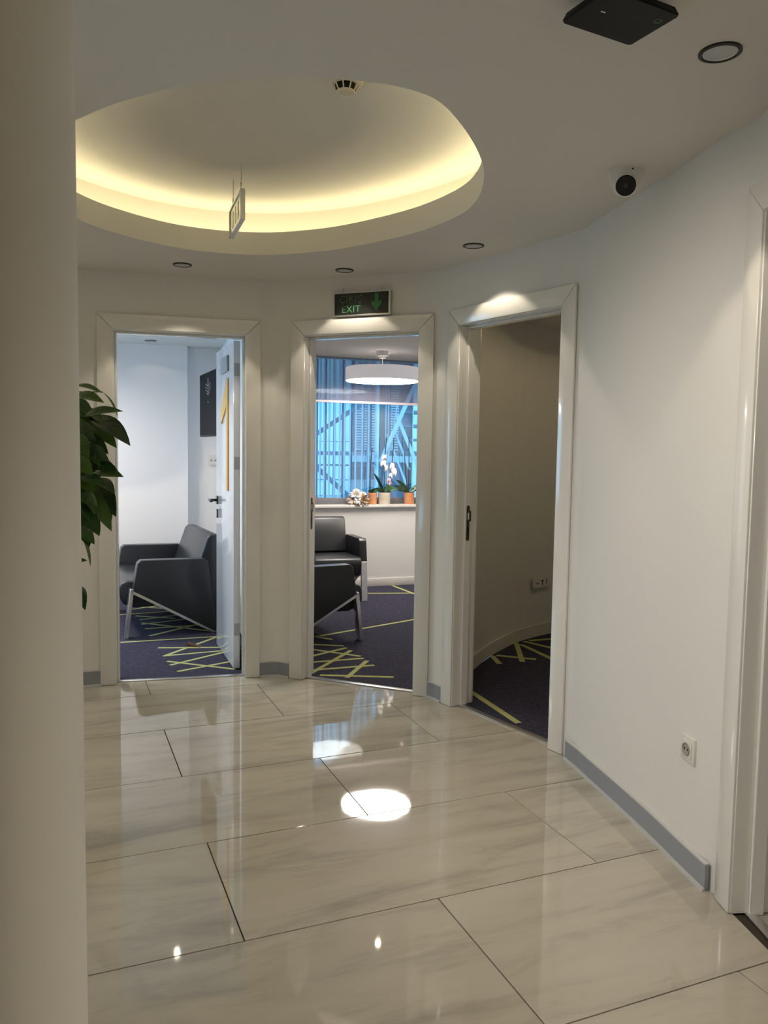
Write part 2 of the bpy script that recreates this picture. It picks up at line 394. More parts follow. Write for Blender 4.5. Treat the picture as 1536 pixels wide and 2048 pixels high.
a = sum(RIMS[i][0] * RIMS[(i + 1) % len(RIMS)][1] - RIMS[(i + 1) % len(RIMS)][0] * RIMS[i][1] for i in range(len(RIMS)))
sgn = 1 if a > 0 else -1
def ring_strip(mb, la, za, lb, zb):
    m = len(la); A = [mb.bm.verts.new((x, y, za)) for x, y in la]; B = [mb.bm.verts.new((x, y, zb)) for x, y in lb]
    for i in range(m): mb.bm.faces.new((A[i], A[(i + 1) % m], B[(i + 1) % m], B[i]))
LIPT, UPZ = 2.455, 2.605
O = {d: offset_loop(RIMS, sgn * d) for d in (0.012, 0.10, 0.118, 0.20)}
mb = MB(); ring_strip(mb, RIMS, CZ, RIMS, LIPT); ring_strip(mb, RIMS, LIPT, O[0.012], LIPT); ring_strip(mb, O[0.012], LIPT, O[0.012], 2.365)
mb.build('recess_lip', CEIL, ceil, ang=60)
mb = MB(); ring_strip(mb, O[0.012], 2.365, O[0.20], 2.365); ring_strip(mb, O[0.20], 2.365, O[0.20], UPZ)
mb.build('recess_trough', CEIL, ceil, ang=60)
mb = MB(); f = mb.poly([(x, y, UPZ) for x, y in O[0.20]]); bmesh.ops.triangulate(mb.bm, faces=[f])
mb.build('recess_soffit', CEIL, ceil, smooth=False, fix=False)
mb = MB(); ring_strip(mb, O[0.10], 2.424, O[0.118], 2.424)
mb.build('light_strip', COVELED, ceil, smooth=False)
mb = MB(); ring_strip(mb, O[0.10], 2.366, O[0.10], 2.4235); ring_strip(mb, O[0.10], 2.4235, O[0.118], 2.4235); ring_strip(mb, O[0.118], 2.4235, O[0.118], 2.366)
mb.build('strip_channel', ALU, ceil, smooth=False)

# ------------------------------------------------------------------ skirting in the lobby
def skirting(name, pts, h=0.088, d=0.012):
    mb = MB()
    for A, B in zip(pts, pts[1:]): wall_piece(mb, A, off(A, B, 0)[1], 0.004, h, -d)
    o = struct(mb.build(name, GREYBASE, smooth=False))
    m2 = MB(); m3 = MB()
    for A, B in zip(pts, pts[1:]):
        wall_piece(m2, A, B, h, h + 0.005, -0.014); wall_piece(m3, A, B, 0.0005, 0.012, -0.020)
    m2.build('top_bead', SKIRTCAP, o, smooth=False); m3.build('floor_bead', SKIRTCAP, o, smooth=False)
skirting('baseboard_right', RIGHT)
skirting('baseboard_back', [off(*D1, .014)[1], *M12, off(*D2, .014)[0]])
skirting('baseboard_back', [off(*D2, .014)[1], *M23, off(*D3, .014)[0]])
skirting('baseboard_left', LEFTPATH[1:] + [off(*D1, .014)[0]])

# ------------------------------------------------------------------ door frames
CW, OH = 0.085, 2.118
def door_frame(name, D, label, depth=0.15, OH=OH):
    P, Q = D; L = (Vector(Q) - Vector(P)).length
    e = struct(empty(name, frame(P, Vector(Q) - Vector(P))), label)
    g = 0.0012
    def casing(y0, y1):
        zi = OH - CW
        for s in (0, 1):
            X = lambda x: x if s == 0 else L - x
            MB().yprism([(X(0), 0.002), (X(CW), 0.002), (X(CW), zi - g), (X(0), OH - g)], y0, y1).build('casing', LACQ, e, bevel=0.003, seg=2)
        MB().yprism([(g, OH), (L - g, OH), (L - CW - g, zi), (CW + g, zi)], y0, y1).build('casing', LACQ, e, bevel=0.003, seg=2)
    casing(0, 0.013); casing(depth, depth + 0.012)
    j0 = CW + 0.004; j1 = CW - 0.024; zt = OH - CW - 0.004
    for s in (0, 1):
        X = lambda x: x if s == 0 else L - x
        MB().box((min(X(j1), X(j0)), 0.008, 0.002), (max(X(j1), X(j0)), depth, zt)).build('jamb', LACQ, e, bevel=0.002, seg=1)
        MB().box((min(X(j0), X(j0 + 0.013)), 0.062, 0.002), (max(X(j0), X(j0 + 0.013)), depth - 0.045, zt - 0.013)).build('stop', LACQ, e, bevel=0.002, seg=1)
    MB().box((j1, 0.008, zt), (L - j1, depth, zt + 0.026)).build('head_jamb', LACQ, e, bevel=0.002, seg=1)
    MB().box((j0, 0.062, zt - 0.013), (L - j0, depth - 0.045, zt)).build('head_stop', LACQ, e, bevel=0.002, seg=1)
    MB().yprism([(j0 + .001, 0.0005), (L - j0 - .001, 0.0005), (L - j0 - .001, 0.007), (j0 + .001, 0.007)], 0.050, 0.085).build('threshold', ALU, e, bevel=0.002, seg=2)
    return e, L
door1, L1 = door_frame('door_1', D1, 'white framed doorway with the numbered door standing open')
door2, L2 = door_frame('door_2', D2, 'white framed doorway under the exit sign')
door3, L3 = door_frame('door_3', D3, 'white framed doorway to the dark room')
door4, L4 = door_frame('door_4', D4, 'white framed doorway at the right edge', OH=2.15)
DKPLATE = mat('bronze_plate', (0.075, 0.060, 0.045), 0.45, metal=0.4)
def strike(e, x, y0, z0, z1):
    c = 0.010; yc = y0 + c
    prof = [(yc + c * math.cos(t), z1 - c + c * math.sin(t)) for t in [R(180 * k / 8) for k in range(9)]] + [(yc + c * math.cos(t), z0 + c + c * math.sin(t)) for t in [R(180 + 180 * k / 8) for k in range(9)]]
    pl_ = MB().xprism(prof, x, x + 0.002).build('strike_plate', DKPLATE, e, smooth=False)
    MB().box((x, y0 + 0.016, z1 - 0.085), (x + 0.002, y0 + 0.030, z1 - 0.03)).build('strike_lip', DKPLATE, pl_, smooth=False)
    MB().box((x + 0.0021, y0 + 0.006, z1 - 0.075), (x + 0.0028, y0 + 0.016, z1 - 0.04)).build('latch_hole', WHITEP, pl_, smooth=False)
    MB().box((x + 0.0021, y0 + 0.007, z0 + 0.03), (x + 0.0026, y0 + 0.013, z0 + 0.075)).build('latch_hole', BLACKP, pl_, smooth=False)
strike(door3, CW + 0.017, 0.072, 0.90, 1.09)
strike(door2, CW + 0.017, 0.072, 0.90, 1.09)
# the door leaf of door 1, open into the room
piv = (-0.920, 4.862); ed = Vector((-0.355, 0.935)).normalized()
leaf = MB().box((0, -0.040, 0.012), (0.665, 0, 2.022)).build('door_leaf', LEAFLACQ, door1, bevel=0.002, seg=2)
leaf.matrix_world = frame(piv, ed)          # local x along the leaf, local +y = its visible face
bpy.context.view_layer.update()
dl = leaf
def on_leaf(o): return o
for zc in (1.85, 1.285, 0.256):
    MB().box((-0.0025, -0.036, zc - 0.038), (0.0, -0.004, zc + 0.038)).build('hinge', STEEL, dl, bevel=0.0008, seg=1)
MB().box((0.165, 0.0, 1.855), (0.43, 0.012, 1.955)).build('sign_holder', GREYP, dl, bevel=0.003)
MB().box((0.175, 0.012, 1.862), (0.36, 0.0135, 1.948)).build('sign_insert', mat('sign_insert_grey', (0.30, 0.30, 0.31), 0.5), dl, smooth=False)
one = [(0.170, 1.106), (0.226, 1.106), (0.226, 1.64), (0.425, 1.535), (0.43, 1.60), (0.36, 1.69), (0.27, 1.755), (0.215, 1.80), (0.17, 1.812)]
MB().yprism(one, 0.0, 0.008).build('number_one', YELLOW, dl, smooth=False)
mb = MB(); mb.box((0.585, 0.0, 0.995), (0.640, 0.009, 1.050)); mb.tube([(0.612, 0.008, 1.022), (0.612, 0.055, 1.022)], 0.010); mb.tube([(0.618, 0.055, 1.022), (0.50, 0.058, 1.022)], [0.011, 0.009], 10)
mb.build('door_handle', BLACKM, dl, bevel=0.0015, seg=1)
MB().box((0.592, 0.0, 0.90), (0.630, 0.007, 0.962)).build('keyhole_cover', BLACKM, dl, bevel=0.003)
# door 4's leaf, shut away in the dark room behind: only its frame and the dark gap show
# ------------------------------------------------------------------ the rooms
def room_wall(name, pts, th=0.07, z0=0, z1=TH, m=ROOMPAINT):
    mb = MB()
    for A, B in zip(pts, pts[1:]): wall_piece(mb, A, B, z0, z1, th)
    return struct(mb.build(name, m, smooth=False))
PZ = 2.285
# room 1
N1 = Vector((-0.242, 0.970)); X1 = Vector((0.970, 0.242))
pa = Vector((-1.785, 7.25)); pb = tuple(pa + X1 * 0 ); left1 = tuple(pa - X1 * 2.0)
room_wall('wall_back', [(-3.72, 6.767), (-1.785, 7.25), (-1.815, 7.37), (-1.36, 7.485)], 0.06)
part_a = [(-1.545, 7.48), (-1.06, 5.87), (-0.755, 4.86)]
mb = MB(); mb.prism([(-1.575, 7.60), (-1.06, 5.87), (-0.765, 4.88), (-0.685, 4.84), (-0.99, 5.87), (-1.50, 7.62)], 0, TH)
struct(mb.build('wall_right', ROOMPAINT, smooth=False))
# room 1 left wall with its window
mb = MB()
mb.box((-3.75, 3.9, 0), (-3.60, 4.5, TH)); mb.box((-3.75, 4.5, 0), (-3.60, 6.9, 0.75)); mb.box((-3.75, 4.5, 2.25), (-3.60, 6.9, TH)); mb.box((-3.75, 6.9, 0), (-3.60, 7.1, TH))
struct(mb.build('wall_left', ROOMPAINT, smooth=False))
w = struct(empty('window_2', T(0, 0, 0)), 'window of the first room')
for y in (4.5, 5.67, 6.83): MB().box((-3.70, y, 0.75), (-3.64, y + 0.07, 2.25)).build('window_frame', WHITEP, w, smooth=False)
for z in (0.75, 2.18): MB().box((-3.70, 4.5, z), (-3.64, 6.9, z + 0.07)).build('window_frame', WHITEP, w, smooth=False)
for y in (4.57, 5.74): MB().box((-3.672, y, 0.82), (-3.668, y + 1.09, 2.18)).build('pane', GLASS, w, smooth=False)
room_wall('wall_front', [(-1.72, 4.60), (-2.4, 4.3), (-3.75, 3.95)], 0.06)
struct(MB().prism([(-3.75, 3.9), (-2.4, 4.25), (-1.65, 4.62), (-0.70, 4.86), (-0.95, 5.85), (-1.45, 7.65), (-3.75, 7.1)], PZ, PZ + 0.05).build('ceiling', CEIL, smooth=False))
# room 2
BW = lambda x0: 8.03 + 0.37 * x0
wdir = Vector((1, 0.37)).normalized(); wn = Vector((-wdir.y, wdir.x))
wf = frame((0, 8.03), wdir)                     # local x along the window wall, +y to the outside
mb = MB(); mb.box((-1.8, 0, 0), (2.6, 0.28, 0.805)); mb.box((-1.8, 0, 0.805), (-1.45, 0.28, TH)); mb.box((1.35, 0, 0.805), (2.6, 0.28, TH)); mb.box((-1.45, 0.0, 2.36), (1.35, 0.28, TH))
struct(mb.build('wall_back', ROOMPAINT, mw=wf, smooth=False))
struct(MB().box((-1.7, -0.012, 0.004), (2.5, 0.0, 0.085)).build('baseboard_back', WHITEP, mw=wf, bevel=0.003))
w1 = struct(empty('window_1', wf), 'wide window with a dark grey frame above the marble sill')
MB().box((-1.45, 0.13, 0.83), (1.35, 0.19, 0.895)).build('window_frame', FRAMEG, w1, bevel=0.003)
for xx in (-1.45, 1.29): MB().box((xx, 0.13, 0.895), (xx + 0.06, 0.19, 2.36)).build('window_frame', FRAMEG, w1, bevel=0.003)
MB().box((-1.45, 0.13, 2.30), (1.35, 0.19, 2.36)).build('window_frame', FRAMEG, w1, bevel=0.003)
MB().box((-1.39, 0.158, 0.895), (1.29, 0.162, 2.30)).build('pane', GLASSC, w1, smooth=False)
MB().box((-1.45, -0.035, 0.805), (1.35, 0.13, 0.832)).build('window_sill', MARBLE, w1, bevel=0.004)
struct(MB().prism([(-0.70, 4.86), (-0.52, 4.80), (0.33, 4.45), (2.6, 5.2), (2.6, 9.2), (-1.6, 7.75)], PZ, PZ + 0.05).build('ceiling', CEIL, smooth=False))
bl = tag(empty('roller_blind', wf), 'grey see-through roller blind lowered over the top of the window', 'blind')
MB().box((-1.40, 0.060, 1.862), (1.30, 0.0615, 2.34)).build('fabric', BLIND, bl, smooth=False)
MB().box((-1.40, 0.052, 1.838), (1.30, 0.070, 1.862)).build('bottom_bar', mat('blind_bar', (0.62, 0.55, 0.56), 0.5), bl, bevel=0.004)
room_wall('wall_right', [(2.55, 9.3), (2.55, 5.6)], 0.06)
# room 3 : curved dark room
C3 = [(0.36, 4.46), (0.46, 4.70), (0.546, 4.893), (0.642, 5.123), (0.73, 5.31), (0.824, 5.475), (0.915, 5.625), (1.01, 5.75), (1.14, 5.89), (1.279, 6.008), (1.5, 6.12), (1.8, 6.18), (2.25, 6.1), (2.65, 5.7), (2.8, 5.0), (2.75, 4.0), (2.4, 3.2), (1.8, 2.9), (1.13, 2.95)]
room_wall('wall_back', C3, 0.08, m=PAINT)
struct(MB().prism([(0.30, 4.44), (0.9, 3.58), (1.05, 2.9), (1.8, 2.8), (2.5, 3.1), (2.9, 4.0), (2.9, 5.1), (2.7, 5.8), (2.25, 6.25), (1.5, 6.25), (0.95, 5.9), (0.5, 5.0)], CZ, CZ + 0.05).build('ceiling', CEIL, smooth=False))
mb = MB()
for A, B in zip(C3[:12], C3[1:12]): wall_piece(mb, A, B, 0.004, 0.09, -0.012)
struct(mb.build('baseboard_back', WHITEP, smooth=False))
# dark lobby of door 4
mb = MB(); mb.prism([(1.30, 2.6), (2.3, 2.6), (2.3, 2.65), (1.28, 2.65)], 0, TH); mb.prism([(2.3, 1.2), (2.35, 1.2), (2.35, 2.65), (2.3, 2.65)], 0, TH); mb.prism([(1.29, 1.15), (2.35, 1.15), (2.35, 1.2), (1.29, 1.2)], 0, TH)
struct(mb.build('wall_right', PAINT, smooth=False))
struct(MB().prism([(1.16, 1.15), (2.35, 1.15), (2.35, 2.65), (1.10, 2.65)], CZ, CZ + .05).build('ceiling', CEIL, smooth=False))
struct(MB().prism([(1.19, 1.15), (2.35, 1.15), (2.35, 2.65), (1.105, 2.65)], -0.05, 0.001).build('floor', mat('dark_floor', (0.33, 0.31, 0.27), 0.3), smooth=False))
# glazed opening added in the left lobby wall for daylight, hidden by the partition
mb = MB(); mb.box((-2.93, -2.7, 0), (-2.8, 1.25, TH)); mb.box((-2.93, 1.25, 0.78), (-2.8, 2.65, TH)); mb.box((-2.93, 1.25, -0.02), (-2.8, 2.65, 0.25))
struct(mb.build('wall_left', PAINT, smooth=False))
w3 = struct(empty('fill_window', T(0, 0, 0)), 'unseen low window added for daylight on the right wall, hidden by the partition')
for yy in (1.25, 1.92, 2.59): MB().box((-2.89, yy, 0.25), (-2.83, yy + 0.06, 0.78)).build('window_frame', FRAMEG, w3, smooth=False)
for yy in (1.31, 1.98): MB().box((-2.862, yy, 0.25), (-2.858, yy + 0.61, 0.78)).build('pane', GLASS, w3, smooth=False)

# carpets with their stripe pattern
def carpet(name, poly, lines, z=0.004, wd=0.026):
    f = struct(MB().prism(poly, -0.05, z).build(name, CARPET, smooth=False), 'dark purple carpet with crossing lime stripes')
    for i, (a, b) in enumerate(lines):
        ww = wd * (1.55 if i in THICK.get(name, ()) else 1.0)
        A, B = Vector(a), Vector(b); n = (B - A).normalized(); n = Vector((-n.y, n.x)) * ww / 2
        MB().prism([tuple(A - n), tuple(B - n), tuple(B + n), tuple(A + n)], z, z + 0.0010 + 0.00012 * i).build('stripe', STRIPE, f, smooth=False)
    return f
THICK = {}
def off_line(D, d): return off(*D, d)
d1a, d1b = off(*D1, 0.068); d2a, d2b = off(*D2, 0.068); d3a, d3b = off(*D3, 0.068)
r1 = [((-1.837, 5.512), (-1.082, 5.773)), ((-1.535, 5.374), (-1.118, 5.413)), ((-1.436, 5.154), (-1.176, 5.783)), ((-1.43, 5.167), (-1.05, 5.335)), ((-1.38, 5.033), (-0.912, 4.871)), ((-1.335, 4.94), (-0.976, 5.394)), ((-1.252, 4.80), (-0.95, 5.069)), ((-2.164, 6.426), (-1.797, 6.595)), ((-2.004, 6.398), (-1.668, 6.326)), ((-1.93, 6.25), (-1.648, 6.484)), ((-1.878, 6.143), (-1.294, 5.906)), ((-1.866, 6.091), (-1.564, 6.314)), ((-1.793, 5.939), (-1.415, 6.104)), ((-1.69, 5.718), (-1.408, 6.158)), ((-2.187, 6.847), (-2.123, 6.966)), ((-2.162, 6.782), (-1.809, 6.7)), ((-2.114, 6.656), (-1.898, 6.869))]
r2 = [((-0.594, 5.68), (0.60, 6.72)), ((-0.315, 7.575), (0.60, 7.67)), ((0.099, 8.05), (0.40, 7.38)), ((-0.57, 5.806), (-0.363, 5.694)), ((-0.58, 5.546), (-0.27, 5.508)), ((-0.522, 5.156), (-0.246, 5.452)), ((-0.568, 5.433), (-0.142, 5.229)), ((-0.525, 5.033), (-0.121, 5.179)), ((-0.44, 4.79), (-0.212, 5.385)), ((-0.476, 4.861), (-0.046, 5.011)), ((-0.21, 4.72), (-0.096, 5.118)), ((-0.375, 4.767), (0.073, 4.747))]
r3 = [((0.50, 4.52), (0.70, 3.96)), ((0.969, 5.672), (0.925, 5.151)), ((0.744, 5.294), (0.766, 5.093)), ((0.776, 5.308), (1.027, 5.22)), ((0.995, 5.629), (1.15, 5.201)), ((1.034, 5.721), (1.23, 5.499)), ((1.078, 5.744), (1.302, 5.831))]
THICK['floor'] = ()
carpet('floor', [d1a, d1b, (-0.70, 4.86), (-1.06, 5.87), (-1.56, 7.62), (-3.7, 7.05), (-3.7, 3.95), (-2.4, 4.33), (-1.72, 4.60)], r1)
carpet('floor', [d2a, d2b, (0.35, 4.50), (0.50, 5.0), (0.95, 5.92), (1.5, 6.25), (2.6, 6.4), (2.6, 9.0), (-1.55, 7.46), (-0.99, 5.87), (-0.685, 4.84)], r2, wd=0.03)
carpet('floor', [d3a, d3b, (0.95, 3.56), (1.13, 2.95), (1.8, 2.95), (2.4, 3.2), (2.75, 4.0), (2.8, 5.0), (2.65, 5.7), (2.25, 6.1), (1.8, 6.18), (1.5, 6.12), (1.279, 6.008), (1.01, 5.75), (0.824, 5.475), (0.546, 4.893), (0.37, 4.46)], r3, wd=0.036)

# ------------------------------------------------------------------ outside: building, screen, stairs
struct(MB().box((-12, 8.8, -3.2), (12, 30, -3.0)).build('ground', PAVE, smooth=False))
b = tag(empty('neighbouring_building', T(-0.3, 12.5, -3)), 'pale clad building seen through the window behind the steel bars', 'building')
BX, BY, BZ = -0.3, 12.5, -3
def bpart(name, lo, hi, m, parent=None, **k):
    return MB().box((lo[0] - BX, lo[1] - BY, lo[2] - BZ), (hi[0] - BX, hi[1] - BY, hi[2] - BZ)).build(name, m, parent or b, smooth=False, **k)
bpart('wall', (-9, 12.55, -3), (9, 13.2, 5.2), BLUEWALL)
for i in range(14):
    for z0, z1 in ((-3, -1.2), (-1.19, 0.62), (0.63, 1.50), (1.51, 2.9), (2.91, 5.15)):
        x1 = -0.545 - 0.135 * i
        bpart('panel', (x1 - 0.098, 12.50, z0), (x1, 12.55, z1), CLAD)
for xa, xb in ((-0.44, -0.345), (-0.318, -0.275), (-0.265, -0.155), (0.085, 0.205)):
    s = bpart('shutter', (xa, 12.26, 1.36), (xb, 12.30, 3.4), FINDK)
    m3 = MB()
    for k in range(52):
        z = 1.38 + k * 0.039
        m3.loft([(xa - BX, 12.235 - BY, z - BZ), (xb - BX, 12.235 - BY, z - BZ), (xb - BX, 12.26 - BY, z + 0.024 - BZ), (xa - BX, 12.26 - BY, z + 0.024 - BZ)],
                [(xa - BX, 12.228 - BY, z + 0.004 - BZ), (xb - BX, 12.228 - BY, z + 0.004 - BZ), (xb - BX, 12.255 - BY, z + 0.028 - BZ), (xa - BX, 12.255 - BY, z + 0.028 - BZ)])
    sl = m3.build('slats', SHUT, s, smooth=False); sl['kind'] = 'stuff'
bpart('column', (-0.117, 11.5, -3), (0.013, 11.9, 5.2), DARKWALL)
bpart('panel', (0.425, 12.4, -3), (1.4, 12.5, 5.15), CLAD)
bpart('ledge', (-0.5, 12.2, 1.20), (0.42, 12.5, 1.34), SHUT)
bpart('low_wall', (-0.54, 12.1, 0.50), (-0.13, 12.4, 0.92), mat('pinkish_render', (0.42, 0.38, 0.38), 0.8))
sc = tag(empty('steel_bar_screen', T(-0.5, 10.5, -3)), 'row of upright steel bars with cross rails outside the window', 'screen')
fx = [-0.912, -0.852, -0.800, -0.734, -0.662, -0.596, -0.531, -0.459, -0.386, -0.301, -0.216]
for i in range(14): fx.insert(0, fx[0] - 0.066)
for i, x in enumerate(fx):
    MB().box((x + 0.5 - 0.010, -0.035, 0), (x + 0.5 + 0.010, 0.035, 7.6)).build('bar', FIN, sc, smooth=False)
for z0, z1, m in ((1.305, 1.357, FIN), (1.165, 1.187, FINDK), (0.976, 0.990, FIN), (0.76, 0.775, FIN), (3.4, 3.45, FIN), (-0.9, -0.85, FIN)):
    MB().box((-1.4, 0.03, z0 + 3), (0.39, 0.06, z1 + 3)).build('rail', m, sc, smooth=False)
MB().tube([(0.39, 0.1, 0), (0.39, 0.1, 7.8)], 0.03, 10).build('post', BRACE, sc)
def beam(p, q, w, d, name, m, par, org):
    P, Q = Vector(p) - Vector(org), Vector(q) - Vector(org); t = (Q - P).normalized(); n = Vector((-t.z, 0, t.x)) * w / 2; y = Vector((0, d, 0))
    return MB().loft([P - n, Q - n, Q + n, P + n], [P - n + y, Q - n + y, Q + n + y, P + n + y]).build(name, m, par, smooth=False)
og = (-0.6, 11.0, -3)
st = tag(empty('sloping_stair', T(*og)), 'grey stair strings sloping behind the steel bars outside the window', 'stair')
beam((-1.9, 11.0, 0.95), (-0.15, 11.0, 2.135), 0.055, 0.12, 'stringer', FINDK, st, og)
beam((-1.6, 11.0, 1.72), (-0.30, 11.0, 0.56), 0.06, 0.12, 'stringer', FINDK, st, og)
for x in (-1.75, -0.25): MB().box((x - og[0], 0.13, 0), (x + 0.06 - og[0], 0.2, 5.6)).build('post', FINDK, st, smooth=False)
og = (0.2, 10.8, -3)
fe = tag(empty('fire_escape', T(*og)), 'blue grey steel fire escape with braces and treads, right outside the window', 'stair')
for p, q, w_ in [((0.44, 10.8, 2.38), (-0.06, 10.8, 1.22), 0.055), ((0.150, 10.85, 1.86), (0.50, 10.85, 1.05), 0.045), ((0.11, 10.9, 1.70), (0.34, 10.9, 1.12), 0.028), ((0.03, 10.9, 1.60), (0.30, 10.9, 0.92), 0.026), ((0.04, 10.9, 1.25), (0.178, 10.9, 2.1), 0.018)]:
    beam(p, q, w_, 0.05, 'brace', BRACE, fe, og)
for x0, x1, z0, z1 in [(0.253, 0.9, 1.892, 1.928), (0.25, 0.9, 1.70, 1.737), (0.163, 0.9, 1.511, 1.545), (0.036, 0.9, 1.305, 1.372)]:
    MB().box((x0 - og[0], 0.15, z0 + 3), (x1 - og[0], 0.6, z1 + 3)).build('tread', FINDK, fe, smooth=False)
for x in (0.0, 0.035, 0.37, 0.86): MB().box((x - og[0], 0.12, 0), (x + 0.014 - og[0], 0.14, 7.6)).build('post', BRACE, fe, smooth=False)

# ------------------------------------------------------------------ ceiling fittings
def downlight(name, x, y, z, label, lit=False, group=None, rr=0.050, power=0, deg=97, blend=0.2, aim=None, col=WARM):
    t = tag(empty(name, T(x, y, z)), label, 'ceiling light', group)
    MB().lathe([(rr * 0.80, 0.0), (rr, 0.0), (rr, -0.004), (rr * 0.86, -0.006), (rr * 0.80, -0.003)], 40, cap=False).build('trim_ring', RINGBLK if not lit else ALU, t)
    MB().lathe([(rr * 0.82, -0.0035), (rr * 0.74, -0.0005)], 40, cap=False).build('inner_ring', ALU, t)
    MB().lathe([(rr * 0.76, -0.0010), (rr * 0.4, -0.0022), (0.001, -0.0026)], 40, cap=False).build('lens', LENS, t)
    if lit: MB().lathe([(rr * 0.2, -0.0026), (0.001, -0.0032)], 24, cap=False).build('led', LEDRING, t)
    if power:
        s = spot((0, 0, 0), power, deg, blend, col); s.parent = t; s.matrix_local = Matrix.Translation((0, 0, -0.012))
        if aim: s.matrix_local = Matrix.Translation((0, 0, -0.03)) @ Vector(aim).to_track_quat('-Z', 'Y').to_matrix().to_4x4()
    return t
GD = 'recessed downlights in the lobby ceiling'
PW = 8.5
downlight('ceiling_downlight', -1.091, 4.325, CZ, 'round recessed downlight above the numbered door', group=GD, power=PW)
downlight('ceiling_downlight', -0.233, 4.397, CZ, 'round recessed downlight above the exit sign', group=GD, power=PW)
downlight('ceiling_downlight', 0.403, 3.844, CZ, 'round recessed downlight in front of the dark doorway', group=GD, power=PW)
downlight('ceiling_downlight', 0.794, 2.003, CZ, 'largest recessed downlight at upper right beside the black router', group=GD, power=PW)
for x, y, lab in ((-2.2, 3.4, 'added lobby fill downlight by the added left window, outside the view'), (-2.1, 1.5, 'added lobby fill downlight behind the partition, outside the view'), (0.75, 0.6, 'added unseen fill downlight over the viewpoint by the right wall'), (0.75, -1.0, 'added unseen fill downlight behind the viewpoint by the right wall'), (-0.9, -0.4, 'added unseen fill downlight behind the viewpoint by the partition'), (-0.9, -1.8, 'rearmost added fill downlight, unseen behind the viewpoint')):  # unseen downlights added to fill the lobby with light
    downlight('ceiling_downlight', x, y, CZ, lab, power=24 if x < -2 else (42 if x > 0 else 13), deg=144 if x < -2 else 120, blend=1.0)
downlight('ceiling_downlight', -2.02, 6.92, PZ, 'small chrome downlight seen through the numbered door', power=0.6, deg=120, lit=False)
for x, y, lab in ((-1.45, 5.5, 'lit downlight just inside the numbered door, hidden by its head'), (-2.7, 5.2, 'added downlight brightening the first room from the left, hidden'), (0.0, 5.66, 'lit downlight just inside the middle door, hidden by its head'), (1.2, 7.2, 'added downlight brightening the second room from the right, hidden')):  # far-left and far-right ones are added to brighten the rooms
    downlight('ceiling_downlight', x, y, PZ, lab, lit=True, power=1.5 if -2 < x < 1 else (44 if x < 0 else 64), deg=150)
downlight('ceiling_downlight', 1.75, 4.6, CZ, 'warm downlight added to brighten the dark room, out of view', power=9.5, deg=176, blend=0.3, col=(1.0, 0.78, 0.43))  # unseen lamp added to lift the curved wall, most at its top
downlight('ceiling_downlight', -1.0, 1.45, CZ, 'added tilted downlight behind the partition to brighten the right wall, out of view', power=115, deg=72, blend=1.0, aim=(2.0, 1.1, -1.55), col=(1.0, 0.90, 0.79))  # added wall washer, unseen, brightens the right wall

# smoke detector in the recess
t = tag(empty('smoke_detector', T(-0.150, 2.775, UPZ)), 'cream round smoke detector with slotted sides in the ceiling recess', 'smoke detector')
MB().lathe([(0.056, 0), (0.056, -0.005), (0.048, -0.011)], 40).build('base', CREAMP, t)
MB().lathe([(0.037, -0.010), (0.030, -0.033)], 32).build('sensor_chamber', BLACKP, t)
MB().lathe([(0.032, -0.031), (0.032, -0.036), (0.027, -0.040), (0.010, -0.041)], 36).build('cap', CREAMP, t)
for k in range(10):
    a = 2 * math.pi * k / 10 + 0.157
    c, s_ = math.cos(a), math.sin(a)
    MB().tube([(0.047 * c, 0.047 * s_, -0.009), (0.031 * c, 0.031 * s_, -0.034)], 0.0024, 6).build('rib', CREAMP, t)
MB().lathe([(0.0025, -0.0155), (0.001, -0.019)], 10, c=(0.012, -0.050, 0.007)).build('indicator', BLACKP, t)

# wireless router on the ceiling
t = tag(empty('ceiling_router', T(0.488, 1.777, CZ, math.atan2(0.094, 0.178))), 'black square wireless router with a green ring mounted on the ceiling', 'router')
def rrect(x0, y0, x1, y1, r, n=5):
    o = []
    for cx_, cy_, a0 in ((x1 - r, y1 - r, 0), (x0 + r, y1 - r, 90), (x0 + r, y0 + r, 180), (x1 - r, y0 + r, 270)):
        for k in range(n + 1):
            a = R(a0 + 90 * k / n); o.append((cx_ + r * math.cos(a), cy_ + r * math.sin(a)))
    return o
hx, hy = 0.100, 0.072
mb = MB(); mb.loft([(x, y, -0.030) for x, y in rrect(-hx * .96, -hy * .96, hx * .96, hy * .96, 0.012)], [(x, y, -0.042) for x, y in rrect(-hx, -hy, hx, hy, 0.008)])
mb.loft([(x, y, -0.042) for x, y in rrect(-hx, -hy, hx, hy, 0.008)], [(x, y, -0.046) for x, y in rrect(-hx * .985, -hy * .985, hx * .985, hy * .985, 0.008)])
mb.build('case', BLACKP, t)
MB().box((-0.05, -0.045, -0.031), (0.05, 0.045, 0)).build('mounting_plate', mat('plate_black', (0.02, 0.02, 0.02), 0.5), t, bevel=0.003)
MB().lathe([(0.0085, -0.0462), (0.0085, -0.0468), (0.0068, -0.0468), (0.0068, -0.0462)], 28, c=(0.074, -0.035, 0), cap=False).build('status_ring', GREENLED, t)
MB().box((-0.058, -0.006, -0.0466), (-0.046, -0.003, -0.0460)).build('status_light', ALU, t, smooth=False)

